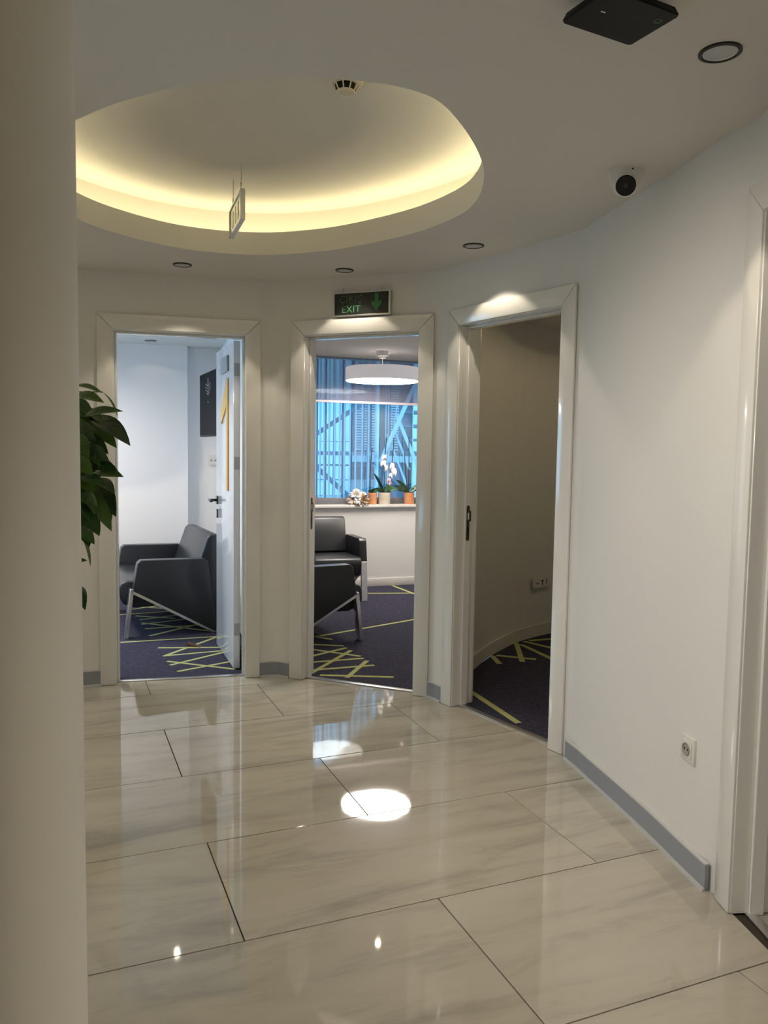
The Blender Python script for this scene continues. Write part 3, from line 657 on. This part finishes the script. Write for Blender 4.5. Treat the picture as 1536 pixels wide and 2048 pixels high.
# turret camera
t = tag(empty('security_camera', T(0.818, 2.832, CZ) @ Matrix.Scale(1.12, 4)), 'white turret security camera with a black round face', 'camera')
MB().lathe([(0.054, 0), (0.053, -0.008), (0.046, -0.036), (0.038, -0.050)], 40).build('housing', WHITEP, t)
fd = Vector((-0.22, -0.80, -0.32)).normalized(); ctr = Vector((-0.004, -0.012, -0.042))
q = fd.to_track_quat('-Z', 'Y').to_matrix().to_4x4(); q.translation = ctr
MB().sphere((0, 0, 0), 0.037, 28).build('eyeball', WHITEP, t, q)
MB().lathe([(0.030, -0.024), (0.033, -0.024), (0.033, -0.036), (0.030, -0.038)], 36, cap=False).build('bezel', WHITEP, t, q)
MB().lathe([(0.0305, -0.0345), (0.028, -0.0385), (0.001, -0.0390)], 36, cap=False).build('front_glass', SIGNBLK, t, q)
MB().lathe([(0.008, -0.0392), (0.006, -0.0400), (0.001, -0.0401)], 20, cap=False).build('lens', mat('camera_lens', (0.035, 0.035, 0.045), 0.15), t, q)
MB().lathe([(0.003, -0.004), (0.003, 0.0)], 12, c=(0.004, -0.052, -0.006)).build('screw', BLACKP, t)

# exit sign above door 2
def text_mesh(s, size, name, m, parent, mw):
    c = bpy.data.curves.new(name, 'FONT'); c.body = s; c.size = size; c.extrude = 0.0006; c.align_x = 'CENTER'; c.align_y = 'CENTER'; c.space_character = 1.08
    o = bpy.data.objects.new(name, c); COL.objects.link(o)
    dg = bpy.context.evaluated_depsgraph_get(); me = bpy.data.meshes.new_from_object(o.evaluated_get(dg)); me.name = name
    bpy.data.objects.remove(o); me.materials.clear(); me.materials.append(m)
    return link(name, me, parent, mw)
v2 = (Vector(D2[1]) - Vector(D2[0])).normalized()
sg = tag(empty('exit_sign', frame((-0.3040, 4.5905), v2, 2.124)), 'dark green and black exit sign with a down arrow above the middle doorway', 'sign')
SL, SH = 0.345, 0.135
MB().box((0.006, 0.004, 0.006), (SL - 0.006, 0.021, SH - 0.006)).build('panel', SIGNBLK, sg, smooth=False)
for lo, hi in (((0, 0, 0), (SL, 0.022, 0.010)), ((0, 0, SH - 0.007), (SL, 0.022, SH)), ((0, 0, 0.010), (0.007, 0.022, SH - 0.007)), ((SL - 0.009, 0, 0.010), (SL, 0.022, SH - 0.007))):
    MB().box(lo, hi).build('frame', ALU, sg, bevel=0.0015, seg=1)
up_ = Matrix.Rotation(R(90), 4, 'X')
text_mesh('ÇIKIŞ', 0.054, 'lettering', SIGNGRN, sg, Matrix.Translation((0.108, 0.0030, 0.094)) @ up_)
text_mesh('EXIT', 0.054, 'lettering', SIGNGRN, sg, Matrix.Translation((0.108, 0.0030, 0.038)) @ up_)
ar = [(0.252, 0.122), (0.274, 0.122), (0.274, 0.072), (0.292, 0.082), (0.292, 0.062), (0.263, 0.026), (0.234, 0.062), (0.234, 0.082), (0.252, 0.072)]
MB().yprism(ar, 0.0028, 0.0045).build('arrow', SIGNGRNB, sg, smooth=False)
for xx in (0.055, 0.29):
    MB().tube([(xx, 0.011, SH), (xx, 0.011, SH + 0.012), (xx - 0.004, 0.011, SH + 0.018), (xx, 0.011, SH + 0.025), (xx + 0.004, 0.011, SH + 0.018), (xx, 0.011, SH + 0.012)], 0.0015, 6).build('hook', STEEL, sg)
MB().tube([(0.29, 0.014, SH + 0.024), (0.29, 0.02, SH + 0.027), (0.29, 0.028, SH + 0.027)], 0.0015, 6).build('hook', STEEL, sg)
MB().tube([(0.055, 0.014, SH + 0.024), (0.055, 0.02, SH + 0.027), (0.055, 0.028, SH + 0.027)], 0.0015, 6).build('hook', STEEL, sg)

# exit sign hanging edge-on in the recess
A, B = Vector((-0.632, 3.50)), Vector((-0.745, 3.83))
hs = tag(empty('hanging_exit_sign', frame(B, A - B, 2.354)), 'thin hanging exit sign seen edge-on inside the lit ceiling recess', 'sign')
HL = (A - B).length
MB().box((0.004, 0.003, 0.006), (HL - 0.004, 0.014, 0.124)).build('panel', SIGNFACE, hs, smooth=False)
for lo, hi in (((0, -0.002, 0), (HL, 0.019, 0.008)), ((0, -0.002, 0.122), (HL, 0.019, 0.130)), ((0, -0.002, 0.008), (0.006, 0.019, 0.122)), ((HL - 0.008, -0.002, 0.008), (HL, 0.019, 0.122))):
    MB().box(lo, hi).build('frame', ALU, hs, bevel=0.001, seg=1)
for i, xx in enumerate((0.09, 0.17, 0.25)):
    MB().yprism([(xx - .012, .10), (xx + .012, .10), (xx + .012, .055), (xx + .024, .055), (xx, .025), (xx - .024, .055), (xx - .012, .055)], 0.0015, 0.003).build('pale_mark', SIGNPALE, hs, smooth=False)
for xx in (0.06, HL - 0.05):
    MB().tube([(xx, 0.008, 0.130), (xx, 0.008, 0.150), (xx + .008, 0.008, 0.160), (xx, 0.008, 0.170), (xx - .008, 0.008, 0.160), (xx, 0.008, 0.150)], 0.0022, 6).build('hook', STEEL, hs)
    MB().tube([(xx, 0.008, 0.168), (xx + .008, 0.008, 0.180), (xx + .008, 0.008, 0.2512), ], 0.0022, 6).build('hook', ALU, hs)

# sockets
def socket_plate(name, mw, label, w_=0.082, h_=0.086, cells=1, cat='socket', vert=False):
    """local x across, z up, -y out of the wall"""
    t = tag(empty(name, mw), label, cat)
    MB().box((-w_ / 2, -0.010, -h_ / 2), (w_ / 2, 0, h_ / 2)).build('plate', WHITEP, t, bevel=0.003)
    return t
sk = (0.99, 2.735)
i0 = Vector((1.010, 2.60)); i1 = Vector((1.026, 2.50)); tdir = (i1 - i0).normalized(); pos = i0 + tdir * 0.045
t = socket_plate('wall_socket', frame(pos, tdir, 0.412), 'white round earthed wall socket low on the right wall')
MB().box((-0.028, -0.0125, -0.028), (0.028, -0.010, 0.028)).build('insert', WHITEP, t, bevel=0.002)
mb = MB(); mb.lathe([(0.021, 0), (0.021, 0.004), (0.018, 0.004), (0.017, 0.0006), (0.001, 0.0004)], 32, cap=False); mb.build('socket_well', mat('socket_well_grey', (0.34, 0.32, 0.30), 0.5), t, Matrix.Translation((0, -0.0125, 0)) @ Matrix.Rotation(R(90), 4, 'X'))
for xx in (-0.009, 0.009):
    MB().lathe([(0.003, 0), (0.003, 0.0012)], 12).build('pin_hole', BLACKP, t, Matrix.Translation((xx, -0.0130, 0)) @ Matrix.Rotation(R(90), 4, 'X'))
# socket strip in dark room
A, B = Vector((1.14, 5.89)), Vector((1.279, 6.008))
t = socket_plate('triple_socket', frame(A + (B - A) * 0.30, B - A, 0.415), 'dim triple socket plate low on the curved wall of the dark room', 0.215, 0.088)
t.matrix_world = frame(Vector((1.085, 5.826)) + (Vector((1.279, 6.008)) - Vector((1.10, 5.85))).normalized() * 0.115, Vector((0.66, 0.63)), 0.415) @ Matrix.Translation((0, -0.012, 0))
MB().box((-0.097, -0.012, -0.034), (0.097, -0.010, 0.034)).build('insert', WHITEP, t, bevel=0.001, seg=1)
for xx in (-0.072, -0.055): MB().lathe([(0.005, 0), (0.005, 0.002)], 12).build('pin_hole', BLACKP, t, Matrix.Translation((xx, -0.0122, -0.002)) @ Matrix.Rotation(R(90), 4, 'X'))
MB().yprism([(-0.014, 0.018), (0.014, 0.018), (0.014, 0.010), (0.004, 0.006), (0.004, -0.022), (-0.004, -0.022), (-0.004, 0.006), (-0.014, 0.010)], -0.0135, -0.012).build('data_port', BLACKP, t, smooth=False)
MB().box((0.05, -0.0135, -0.02), (0.056, -0.012, 0.02)).build('data_port', BLACKP, t, smooth=False)

# ------------------------------------------------------------------ potted ficus behind the partition
pl = tag(empty('potted_ficus', T(-1.20, 2.44, 0)), 'tall green leafy potted plant half hidden behind the left partition', 'plant')
MB().lathe([(0.11, 0.002), (0.15, 0.30), (0.16, 0.32), (0.145, 0.32), (0.135, 0.29)], 32).build('pot', POTM, pl)
MB().lathe([(0.134, 0.285), (0.01, 0.295)], 24).build('soil', SOIL, pl)
MB().tube([(0, 0, 0.28), (0.06, -0.02, 0.6), (0.13, -0.06, 0.95), (0.20, -0.10, 1.3), (0.23, -0.12, 1.52)], [0.016, 0.015, 0.012, 0.009, 0.004], 8).build('trunk', FICUSB, pl)
LV = [([-0.87, 2.25, 1.542], [-0.765, 2.17, 1.518], 0.022), ([-0.875, 2.27, 1.518], [-0.775, 2.21, 1.494], 0.036), ([-0.861, 2.29, 1.46], [-0.736, 2.25, 1.473], 0.040), ([-0.847, 2.31, 1.461], [-0.71, 2.23, 1.377], 0.066), ([-0.864, 2.33, 1.442], [-0.762, 2.27, 1.37], 0.052), ([-0.855, 2.35, 1.413], [-0.819, 2.31, 1.365], 0.013), ([-0.907, 2.37, 1.389], [-0.798, 2.29, 1.351], 0.05), ([-0.858, 2.25, 1.37], [-0.755, 2.19, 1.333], 0.05), ([-0.852, 2.27, 1.332], [-0.744, 2.23, 1.305], 0.048), ([-0.857, 2.29, 1.299], [-0.723, 2.21, 1.291], 0.05), ([-0.839, 2.31, 1.28], [-0.762, 2.25, 1.241], 0.044), ([-0.867, 2.33, 1.258], [-0.787, 2.29, 1.152], 0.072), ([-0.853, 2.35, 1.272], [-0.766, 2.27, 1.174], 0.058), ([-0.902, 2.37, 1.222], [-0.82, 2.31, 1.159], 0.06), ([-0.866, 2.25, 1.201], [-0.797, 2.21, 1.132], 0.056), ([-0.878, 2.27, 1.142], [-0.799, 2.19, 1.104], 0.044), ([-0.871, 2.29, 1.115], [-0.826, 2.23, 1.036], 0.013), ([-0.908, 2.31, 1.031], [-0.85, 2.27, 1.047], 0.022), ([-0.902, 2.33, 0.962], [-0.85, 2.25, 0.907], 0.034), ([-0.924, 2.35, 1.508], [-0.83, 2.29, 1.435], 0.058), ([-0.925, 2.37, 1.451], [-0.852, 2.33, 1.393], 0.058), ([-0.886, 2.25, 1.405], [-0.804, 2.17, 1.344], 0.055), ([-0.897, 2.27, 1.349], [-0.809, 2.21, 1.295], 0.061), ([-0.903, 2.29, 1.298], [-0.818, 2.25, 1.244], 0.062), ([-0.909, 2.31, 1.247], [-0.828, 2.23, 1.196], 0.062), ([-0.821, 2.33, 1.532], [-0.757, 2.27, 1.455], 0.013)]
for (px_, py_, pz_), (tx_, ty_, tz_), w_ in (((-0.85, 2.28, 1.41), (-0.775, 2.24, 1.352), 0.034), ((-0.86, 2.30, 1.37), (-0.79, 2.22, 1.318), 0.036), ((-0.85, 2.24, 1.29), (-0.765, 2.2, 1.262), 0.036), ((-0.86, 2.26, 1.24), (-0.80, 2.22, 1.205), 0.04), ((-0.85, 2.27, 1.25), (-0.772, 2.25, 1.135), 0.05), ((-0.87, 2.3, 1.19), (-0.81, 2.26, 1.12), 0.05), ((-0.88, 2.3, 1.15), (-0.832, 2.24, 1.09), 0.045), ((-0.88, 2.34, 1.48), (-0.80, 2.27, 1.44), 0.04), ((-0.9, 2.3, 1.43), (-0.81, 2.24, 1.39), 0.05), ((-0.9, 2.32, 1.33), (-0.80, 2.25, 1.285), 0.05), ((-0.9, 2.3, 1.27), (-0.81, 2.25, 1.215), 0.05)):
    LV.insert(26, ([px_, py_, pz_], [tx_, ty_, tz_], w_))
NNEAR = len(LV)
for k in range(34):
    a = R(60 + 240 * random.random()); z = 0.85 + 0.75 * random.random(); r0 = 0.03 + 0.05 * random.random()
    A = Vector((-1.0 + r0 * math.cos(a), 2.34 + r0 * math.sin(a), z)); ln = 0.10 + 0.05 * random.random()
    LV.append((list(A), list(A + Vector((ln * math.cos(a), ln * math.sin(a), -0.05 - 0.05 * random.random()))), 0.06))
PO = Vector((-1.20, 2.44, 0))
def leaf_mesh(mb, A, B, wd, nrm, fold=0.25, droop=0.06, n=9):
    A, B = Vector(A), Vector(B); t = (B - A); L = t.length; t.normalize(); s = t.cross(nrm).normalized(); nn = s.cross(t)
    rows = []
    for i in range(n):
        u = i / (n - 1); w_ = wd * 0.5 * (math.sin(math.pi * min(1, u ** 0.72)) ** 0.85 if 0 < u < 1 else 0.0) + 0.0006
        if u > 0.7: w_ = min(w_, wd * 0.5 * ((1 - u) / 0.30) ** 1.15 + 0.0005)
        c = A + (B - A) * u + nn * (droop * L * math.sin(math.pi * u))
        rows.append([mb.bm.verts.new(c - s * w_ + nn * fold * w_), mb.bm.verts.new(c), mb.bm.verts.new(c + s * w_ + nn * fold * w_)])
    for p, q_ in zip(rows, rows[1:]):
        for j in (0, 1): mb.bm.faces.new((p[j], p[j + 1], q_[j + 1], q_[j]))
for i, (A, B, wd) in enumerate(LV):
    A = Vector(A); B = Vector(B); tocam = (Vector((0, 0, 1.37)) - A).normalized()
    nrm = (tocam + Vector((0, 0, 0.7)) + Vector((random.uniform(-.3, .3), random.uniform(-.3, .3), 0))).normalized()
    if wd < 0.014: nrm = Vector((0.3, 0.2, 1)).normalized()
    mb = MB(); leaf_mesh(mb, A - PO, B - PO, wd, nrm)
    # short stalk back towards the trunk
    tz = min(1.5, A.z + 0.03); root = Vector((-1.0, 2.335, tz))
    if i < NNEAR: mb.tube([A - PO, (A * 0.6 + root * 0.4) - PO + Vector((0, 0, 0.012)), root - PO], 0.0016, 5)
    lf = mb.build('leaf', FICUSL, pl, fix=False, ang=60)
    if i < NNEAR and wd > 0.02:
        t_ = (B - A); s_ = t_.normalized().cross(nrm).normalized(); nn = s_.cross(t_.normalized()); mb = MB()
        cpt = lambda u: A - PO + t_ * u + nn * (0.06 * t_.length * math.sin(math.pi * u) + 0.0004)
        mb.tube([cpt(u / 6) for u in range(6)], [0.0011, 0.0010, 0.0009, 0.0008, 0.0006, 0.0004], 4)
        for u in (0.25, 0.42, 0.58):
            for sg_ in (-1, 1): mb.tube([cpt(u), cpt(u + 0.14) + s_ * (sg_ * wd * 0.36) + nn * (0.25 * wd * 0.36 + 0.0003)], 0.00045, 4)
        mb.build('vein', VEINM, lf, fix=False)

# ------------------------------------------------------------------ armchairs
def armchair(foot, front, W, label, foot_right, AT=0.09):
    """foot: floor point of the visible front foot (outer edge); front: facing direction; foot_right: the foot is on the side of local +x"""
    f = Vector(front).normalized()                    # local -y is the front
    xd = Vector((-f.y, f.x))                          # local x (left of facing when looking along front is +)
    m = Matrix((Vector((xd.x, xd.y, 0)), Vector((-f.x, -f.y, 0)), Vector((0, 0, 1)))).transposed().to_4x4()
    o = Vector(foot) - xd * (W / 2 if foot_right else -W / 2)
    m.translation = (o.x, o.y, 0.006)
    t = tag(empty('armchair', m), label, 'armchair', 'charcoal leather armchairs')
    arm = [(0.055, 0.345), (0.088, 0.540), (0.112, 0.562), (0.565, 0.556), (0.590, 0.535), (0.652, 0.012), (0.640, 0.010)]
    for s in (-1, 1):
        xa, xb = (s * W / 2, s * (W / 2 - AT)); xa, xb = min(xa, xb), max(xa, xb)
        MB().xprism(arm, xa, xb).build('arm', LEATHER, t, bevel=0.012, seg=3, ang=50)
        xc = s * (W / 2 - AT / 2); x0, x1 = xc - AT * 0.4, xc + AT * 0.4
        MB().xprism([(0.036, 0.356), (0.062, 0.356), (0.640, 0.026), (0.655, 0.0), (0.622, 0.0), (0.042, 0.328)], x0, x1).build('side_rail', CHROME, t, bevel=0.002, seg=1)
        MB().xprism([(0.036, 0.356), (0.062, 0.345), (0.022, 0.0), (-0.002, 0.0)], x0, x1).build('front_leg', CHROME, t, bevel=0.002, seg=1)
    xi = W / 2 - AT - 0.002
    MB().xprism([(-0.025, 0.285), (-0.030, 0.36), (-0.012, 0.392), (0.03, 0.405), (0.56, 0.385), (0.57, 0.22), (0.08, 0.205), (0.0, 0.235)], -xi, xi).build('seat', LEATHER, t, bevel=0.016, seg=3, ang=50)
    MB().xprism([(0.50, 0.40), (0.605, 0.700), (0.625, 0.722), (0.690, 0.722), (0.705, 0.70), (0.665, 0.08), (0.575, 0.08), (0.575, 0.39)], -xi, xi).build('backrest', LEATHER, t, bevel=0.018, seg=3, ang=50)
    return t
armchair((-1.826, 5.587), (-0.907, -0.42), 1.06, 'charcoal armchair facing left behind the numbered open door', True)
armchair((-0.133, 5.648), (0.90, 0.436), 0.85, 'charcoal armchair seen side-on, nearest through the middle doorway', False)
armchair((-0.130, 7.19), (0.30, -0.954), 0.75, 'charcoal armchair facing the doorway below the window', True, 0.07)

# ------------------------------------------------------------------ television in the first room
A, B = Vector((-1.538, 6.65)), Vector((-1.236, 5.95))
tv = tag(empty('television', frame(A, B - A, 1.466)), 'black wall-mounted flat television behind the open door', 'television')
TL = (B - A).length
MB().box((0, 0.0, 0.0), (TL, 0.045, 0.505)).build('case', BLACKP, tv, bevel=0.004)
MB().box((0.008, -0.0015, 0.012), (TL - 0.008, 0.0, 0.497)).build('screen', SCREEN, tv, smooth=False)
mb = MB()  # pale dots and bars laid flat on the screen
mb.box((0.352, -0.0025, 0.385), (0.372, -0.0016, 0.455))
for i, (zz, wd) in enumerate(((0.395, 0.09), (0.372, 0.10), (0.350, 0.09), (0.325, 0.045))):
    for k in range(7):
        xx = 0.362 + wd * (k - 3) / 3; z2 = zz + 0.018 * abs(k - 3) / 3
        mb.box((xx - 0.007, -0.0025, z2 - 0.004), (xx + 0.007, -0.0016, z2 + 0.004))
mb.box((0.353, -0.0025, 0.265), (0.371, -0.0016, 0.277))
mb.build('screen_pale_marks', SCREENMK, tv, smooth=False)
MB().box((TL * 0.35, 0.045, 0.17), (TL * 0.65, 0.18, 0.33)).build('wall_bracket', BLACKM, tv, bevel=0.003)
# double socket under the television
t = socket_plate('double_socket', frame((-1.592, 7.420), Vector((0.97, 0.245)), 1.262), 'white double socket plate on the wall under the television', 0.078, 0.100)
MB().box((-0.034, -0.012, -0.040), (0.034, -0.010, 0.040)).build('insert', WHITEP, t, bevel=0.001, seg=1)
for xx in (-0.018, 0.018): MB().lathe([(0.011, 0), (0.011, 0.0015), (0.008, 0.0015)], 16).build('socket_well', GREYP, t, Matrix.Translation((xx, -0.0122, 0)) @ Matrix.Rotation(R(90), 4, 'X'))
# door stop wedge on the carpet by the leaf
tag(MB().xprism([(0, 0), (0.10, 0), (0.10, 0.028)], -0.018, 0.018).build('door_wedge', BROWN, None, frame((-1.245, 5.42), Vector((0.1, 1)), 0.0045), smooth=False), 'small brown door wedge on the carpet at the foot of the open door', 'door wedge')

# ------------------------------------------------------------------ pendant lamp
t = tag(empty('pendant_lamp', T(-0.035, 7.42, PZ)), 'lit white drum pendant lamp in front of the window', 'lamp')
MB().lathe([(0.055, 0), (0.055, -0.045), (0.030, -0.050), (0.030, -0.062)], 32).build('ceiling_rose', WHITEP, t)
MB().tube([(0, 0, -0.06), (0, 0, -0.16)], 0.004, 8).build('cord', WHITEP, t)
RD = 0.338
MB().lathe([(0.02, -0.150), (RD - 0.006, -0.150), (RD, -0.156), (RD, -0.272), (RD - 0.008, -0.272), (RD - 0.008, -0.16)], 64, cap=False).build('drum_shade', LAMPFAB, t)
MB().lathe([(RD - 0.006, -0.268), (RD * 0.97, -0.276), (RD * 0.6, -0.281), (0.002, -0.283)], 64, cap=False).build('diffuser', LAMPDIFF, t)
# lamp added to brighten the first room, out of view to the left
t = tag(empty('pendant_lamp', T(-2.75, 5.9, PZ)), 'added drum pendant lamp brightening the first room, out of view', 'lamp')
MB().lathe([(0.02, -0.150), (RD - 0.006, -0.150), (RD, -0.156), (RD, -0.272), (RD - 0.008, -0.272), (RD - 0.008, -0.16)], 64, cap=False).build('drum_shade', LAMPFAB, t)
MB().lathe([(RD - 0.006, -0.268), (RD * 0.97, -0.276), (RD * 0.6, -0.281), (0.002, -0.283)], 64, cap=False).build('diffuser', LAMPDIFF, t)
MB().tube([(0, 0, 0), (0, 0, -0.16)], 0.004, 8).build('cord', WHITEP, t)

# ------------------------------------------------------------------ things on the sill (sill top z 0.832)
SZ = 0.8325
def sill(x, y=0.05):
    """point on the sill: x along the wall (world x), y depth from the wall face"""
    c = Vector((x, BW(x))) + wn * y; return (c.x, c.y)
def strap_leaf(mb, base, d, L, w_, rise, droop):
    d = Vector((d[0], d[1], 0)).normalized(); s = (Vector((-d.y, d.x, 0)) * 0.55 + (d * -0.35 + Vector((0, 0, 0.75)))).normalized(); rows = []
    for i in range(9):
        u = i / 8; c = Vector(base) + d * (L * u) + Vector((0, 0, rise * u - droop * u * u))
        ww = w_ * 0.5 * (math.sin(math.pi * (0.12 + 0.88 * u)) ** 0.7 if u < 1 else 0.02)
        rows.append([mb.bm.verts.new(c - s * ww + Vector((0, 0, 0.25 * ww))), mb.bm.verts.new(c), mb.bm.verts.new(c + s * ww + Vector((0, 0, 0.25 * ww)))])
    for p, q_ in zip(rows, rows[1:]):
        for j in (0, 1): mb.bm.faces.new((p[j], p[j + 1], q_[j + 1], q_[j]))
def flower(c, parent, m=PETAL, sz=0.035, droop=True):
    mb = MB(); c = Vector(c)
    for k in range(5):
        a = 2 * math.pi * k / 5 + random.random()
        B = c + Vector((math.cos(a) * sz * 0.42, math.sin(a) * sz * 0.4, -sz * (1.3 if droop else 0.1) * (0.4 + random.random())))
        leaf_mesh(mb, c, B, sz * 0.5, Vector((random.uniform(-.8, .8), -1, 0.3)), 0.3, 0.2, 7)
    return mb.build('flower', m, parent, fix=False, ang=70)
def orchid(name, x, y, rad, h, pm, label, leaves, stems, flowers=()):
    px, py = sill(x, y); t = tag(empty(name, T(px, py, SZ)), label, 'plant', 'orchids on the window sill')
    MB().lathe([(rad * 0.88, 0), (rad * 0.90, 0.003), (rad, h - 0.004), (rad, h), (rad - 0.005, h), (rad - 0.007, h - 0.015)], 32).build('pot', pm, t)
    MB().lathe([(rad - 0.007, h - 0.013), (0.004, h - 0.006)], 20).build('soil', SOIL, t)
    for a, L, w_, rise, dr in leaves:
        mb = MB(); strap_leaf(mb, (0, 0, h - 0.01), (math.cos(R(a)), math.sin(R(a))), L, w_, rise, dr); mb.build('leaf', ORCHLEAF, t, fix=False, ang=70)
    for x0, x1, hh, bend in stems:
        pts = [(x0 + (x1 - x0) * u + bend * math.sin(math.pi * u), 0.01, h - 0.01 + hh * u) for u in [k / 6 for k in range(7)]]
        MB().tube(pts, 0.0048, 6).build('stem', STEMM, t)
    for fx_, fz, sz, mm in flowers: flower((fx_, -0.005, fz), t, mm, sz)
    return t
orchid('potted_orchid', -0.098, 0.055, 0.045, 0.118, TERRA, 'left terracotta pot with a small round-leafed orchid and a bare stem',
       [(200, 0.05, 0.045, 0.05, 0.02), (-20, 0.055, 0.05, 0.05, 0.02), (90, 0.07, 0.04, 0.06, 0.03), (-80, 0.045, 0.045, 0.045, 0.01)], [(-0.028, -0.012, 0.46, -0.006)])
orchid('potted_orchid', 0.020, 0.055, 0.064, 0.120, CREAMPOT, 'white pot with an orchid of white drooping flowers and large leaves',
       [(160, 0.12, 0.06, 0.24, 0.04), (10, 0.15, 0.055, 0.13, 0.10), (60, 0.14, 0.05, 0.16, 0.08), (200, 0.16, 0.05, 0.12, 0.10), (-30, 0.13, 0.05, 0.14, 0.09), (120, 0.12, 0.045, 0.18, 0.06)],
       [(0.0, 0.012, 0.56, -0.004), (0.03, 0.088, 0.57, 0.012)], [(0.000, 0.50, 0.060, PETAL), (-0.014, 0.44, 0.058, PETAL), (0.012, 0.40, 0.048, PETAL), (0.072, 0.42, 0.058, PETAL), (0.090, 0.37, 0.062, PETAL), (0.066, 0.32, 0.044, PETAL), (0.050, 0.27, 0.035, PETALP), (0.058, 0.235, 0.035, PETALP)])
orchid('potted_orchid', 0.275, 0.055, 0.054, 0.118, TERRA, 'right terracotta pot with a long-leafed orchid and two bare stems',
       [(185, 0.18, 0.045, 0.16, 0.09), (170, 0.15, 0.045, 0.08, 0.05), (20, 0.14, 0.045, 0.16, 0.07), (40, 0.15, 0.04, 0.10, 0.06), (-60, 0.10, 0.04, 0.10, 0.05), (210, 0.16, 0.04, 0.20, 0.06)],
       [(-0.010, -0.012, 0.58, 0.004), (-0.015, -0.055, 0.42, -0.004)])
# wrapped bouquet
px, py = sill(-0.250, 0.03); t = tag(empty('wrapped_bouquet', T(px, py, SZ)), 'fluffy cream dried bouquet in brown wrapping with a white ribbon', 'bouquet')
def sheet(A, B, wd, m, nrm, name='wrapping'):
    mb = MB(); A = Vector(A); B = Vector(B); n = 9; rows = []
    t_ = (B - A).normalized(); s1 = t_.cross(Vector(nrm)).normalized(); nn = s1.cross(t_)
    for i in range(n):
        u = i / (n - 1); row = []
        for k in range(9):
            v = k / 4 - 1; w_ = wd * 0.5 * (0.25 + 0.75 * u ** 0.7)
            c = A + (B - A) * u + s1 * (v * w_) + nn * (0.010 * math.sin(v * 5 + u * 4) + 0.35 * w_ * (1 - v * v) + random.uniform(-.004, .004))
            if i == n - 1: c += t_ * random.uniform(-.016, .016)
            row.append(mb.bm.verts.new(c))
        rows.append(row)
    for p, q_ in zip(rows, rows[1:]):
        for k in range(8): mb.bm.faces.new((p[k], p[k + 1], q_[k + 1], q_[k]))
    return mb.build(name, m, t, fix=False, smooth=False)
KRAFT = mat('kraft_paper', (0.46, 0.29, 0.17), 0.7, noise=0.2, nscale=30)
sheet((0.0, 0, 0.035), (-0.115, -0.01, 0.055), 0.085, WRAP, (0, -1, 0.4))
sheet((0.0, -0.02, 0.035), (-0.085, -0.05, 0.012), 0.06, WRAPL, (0, -1, 0.6))
sheet((0.0, -0.02, 0.05), (-0.015, -0.075, 0.004), 0.085, WRAPL, (0, -1, 0.3))
sheet((0.02, -0.02, 0.07), (0.11, -0.03, 0.035), 0.075, KRAFT, (0, -1, 0.5))
sheet((0.02, -0.01, 0.07), (0.095, -0.045, 0.095), 0.045, KRAFT, (0, -1, 0.5))
sheet((0.02, -0.02, 0.04), (0.075, -0.06, 0.006), 0.05, WRAP, (0, -1, 0.4))
mb = MB(); mb.sphere((0, 0.0, 0.034), 0.05, 12, (1.4, 0.8, 0.66)); mb.build('wrapping', WRAP, t, ang=30)
mb = MB()
for k in range(520):
    th_ = random.random() * 2 * math.pi; ph = math.acos(1 - 1.3 * random.random()); d = Vector((math.sin(ph) * math.cos(th_), math.sin(ph) * math.sin(th_), math.cos(ph)))
    o_ = Vector((-0.022, 0, 0.088)) if k % 3 else Vector((0.045, 0, 0.078))
    A = o_ + d * 0.01; B = o_ + Vector((d.x * 0.062, d.y * 0.05, d.z * 0.070)) * random.uniform(0.6, 1.15) * (1 if k % 3 else 0.8)
    leaf_mesh(mb, A, B, 0.008, Vector((0.2, -1, 0.3)), 0.3, 0.1, 4)
o = mb.build('dried_flowers', FLUFF, t, fix=False, smooth=False); o['kind'] = 'stuff'
mb = MB()
for d in ((-0.035, 0.022), (0.035, 0.026), (-0.028, -0.030), (0.030, -0.034)):
    leaf_mesh(mb, (0, -0.075, 0.045), (d[0], -0.082, 0.045 + d[1]), 0.020, Vector((0, -1, 0.2)), 0.3, 0.3, 6)
mb.build('ribbon', RIBBON, t, fix=False, ang=60)
# small plant at the left edge of the sill
px, py = sill(-0.690, 0.05); t = tag(empty('small_potted_plant', T(px, py, SZ)), 'small greyish plant in a reddish pot at the left end of the sill', 'plant')
MB().lathe([(0.022, 0), (0.034, 0.05), (0.036, 0.085), (0.030, 0.10)], 24).build('pot', REDVASE, t)
mb = MB()
for k in range(26):
    a = random.random() * 6.283; leaf_mesh(mb, (0, 0, 0.09 + 0.05 * random.random()), (0.03 * math.cos(a), 0.03 * math.sin(a), 0.12 + 0.075 * random.random()), 0.022, Vector((0, -1, 0.4)), 0.3, 0.2, 5)
mb.build('foliage', GREYGREEN, t, fix=False, ang=60)
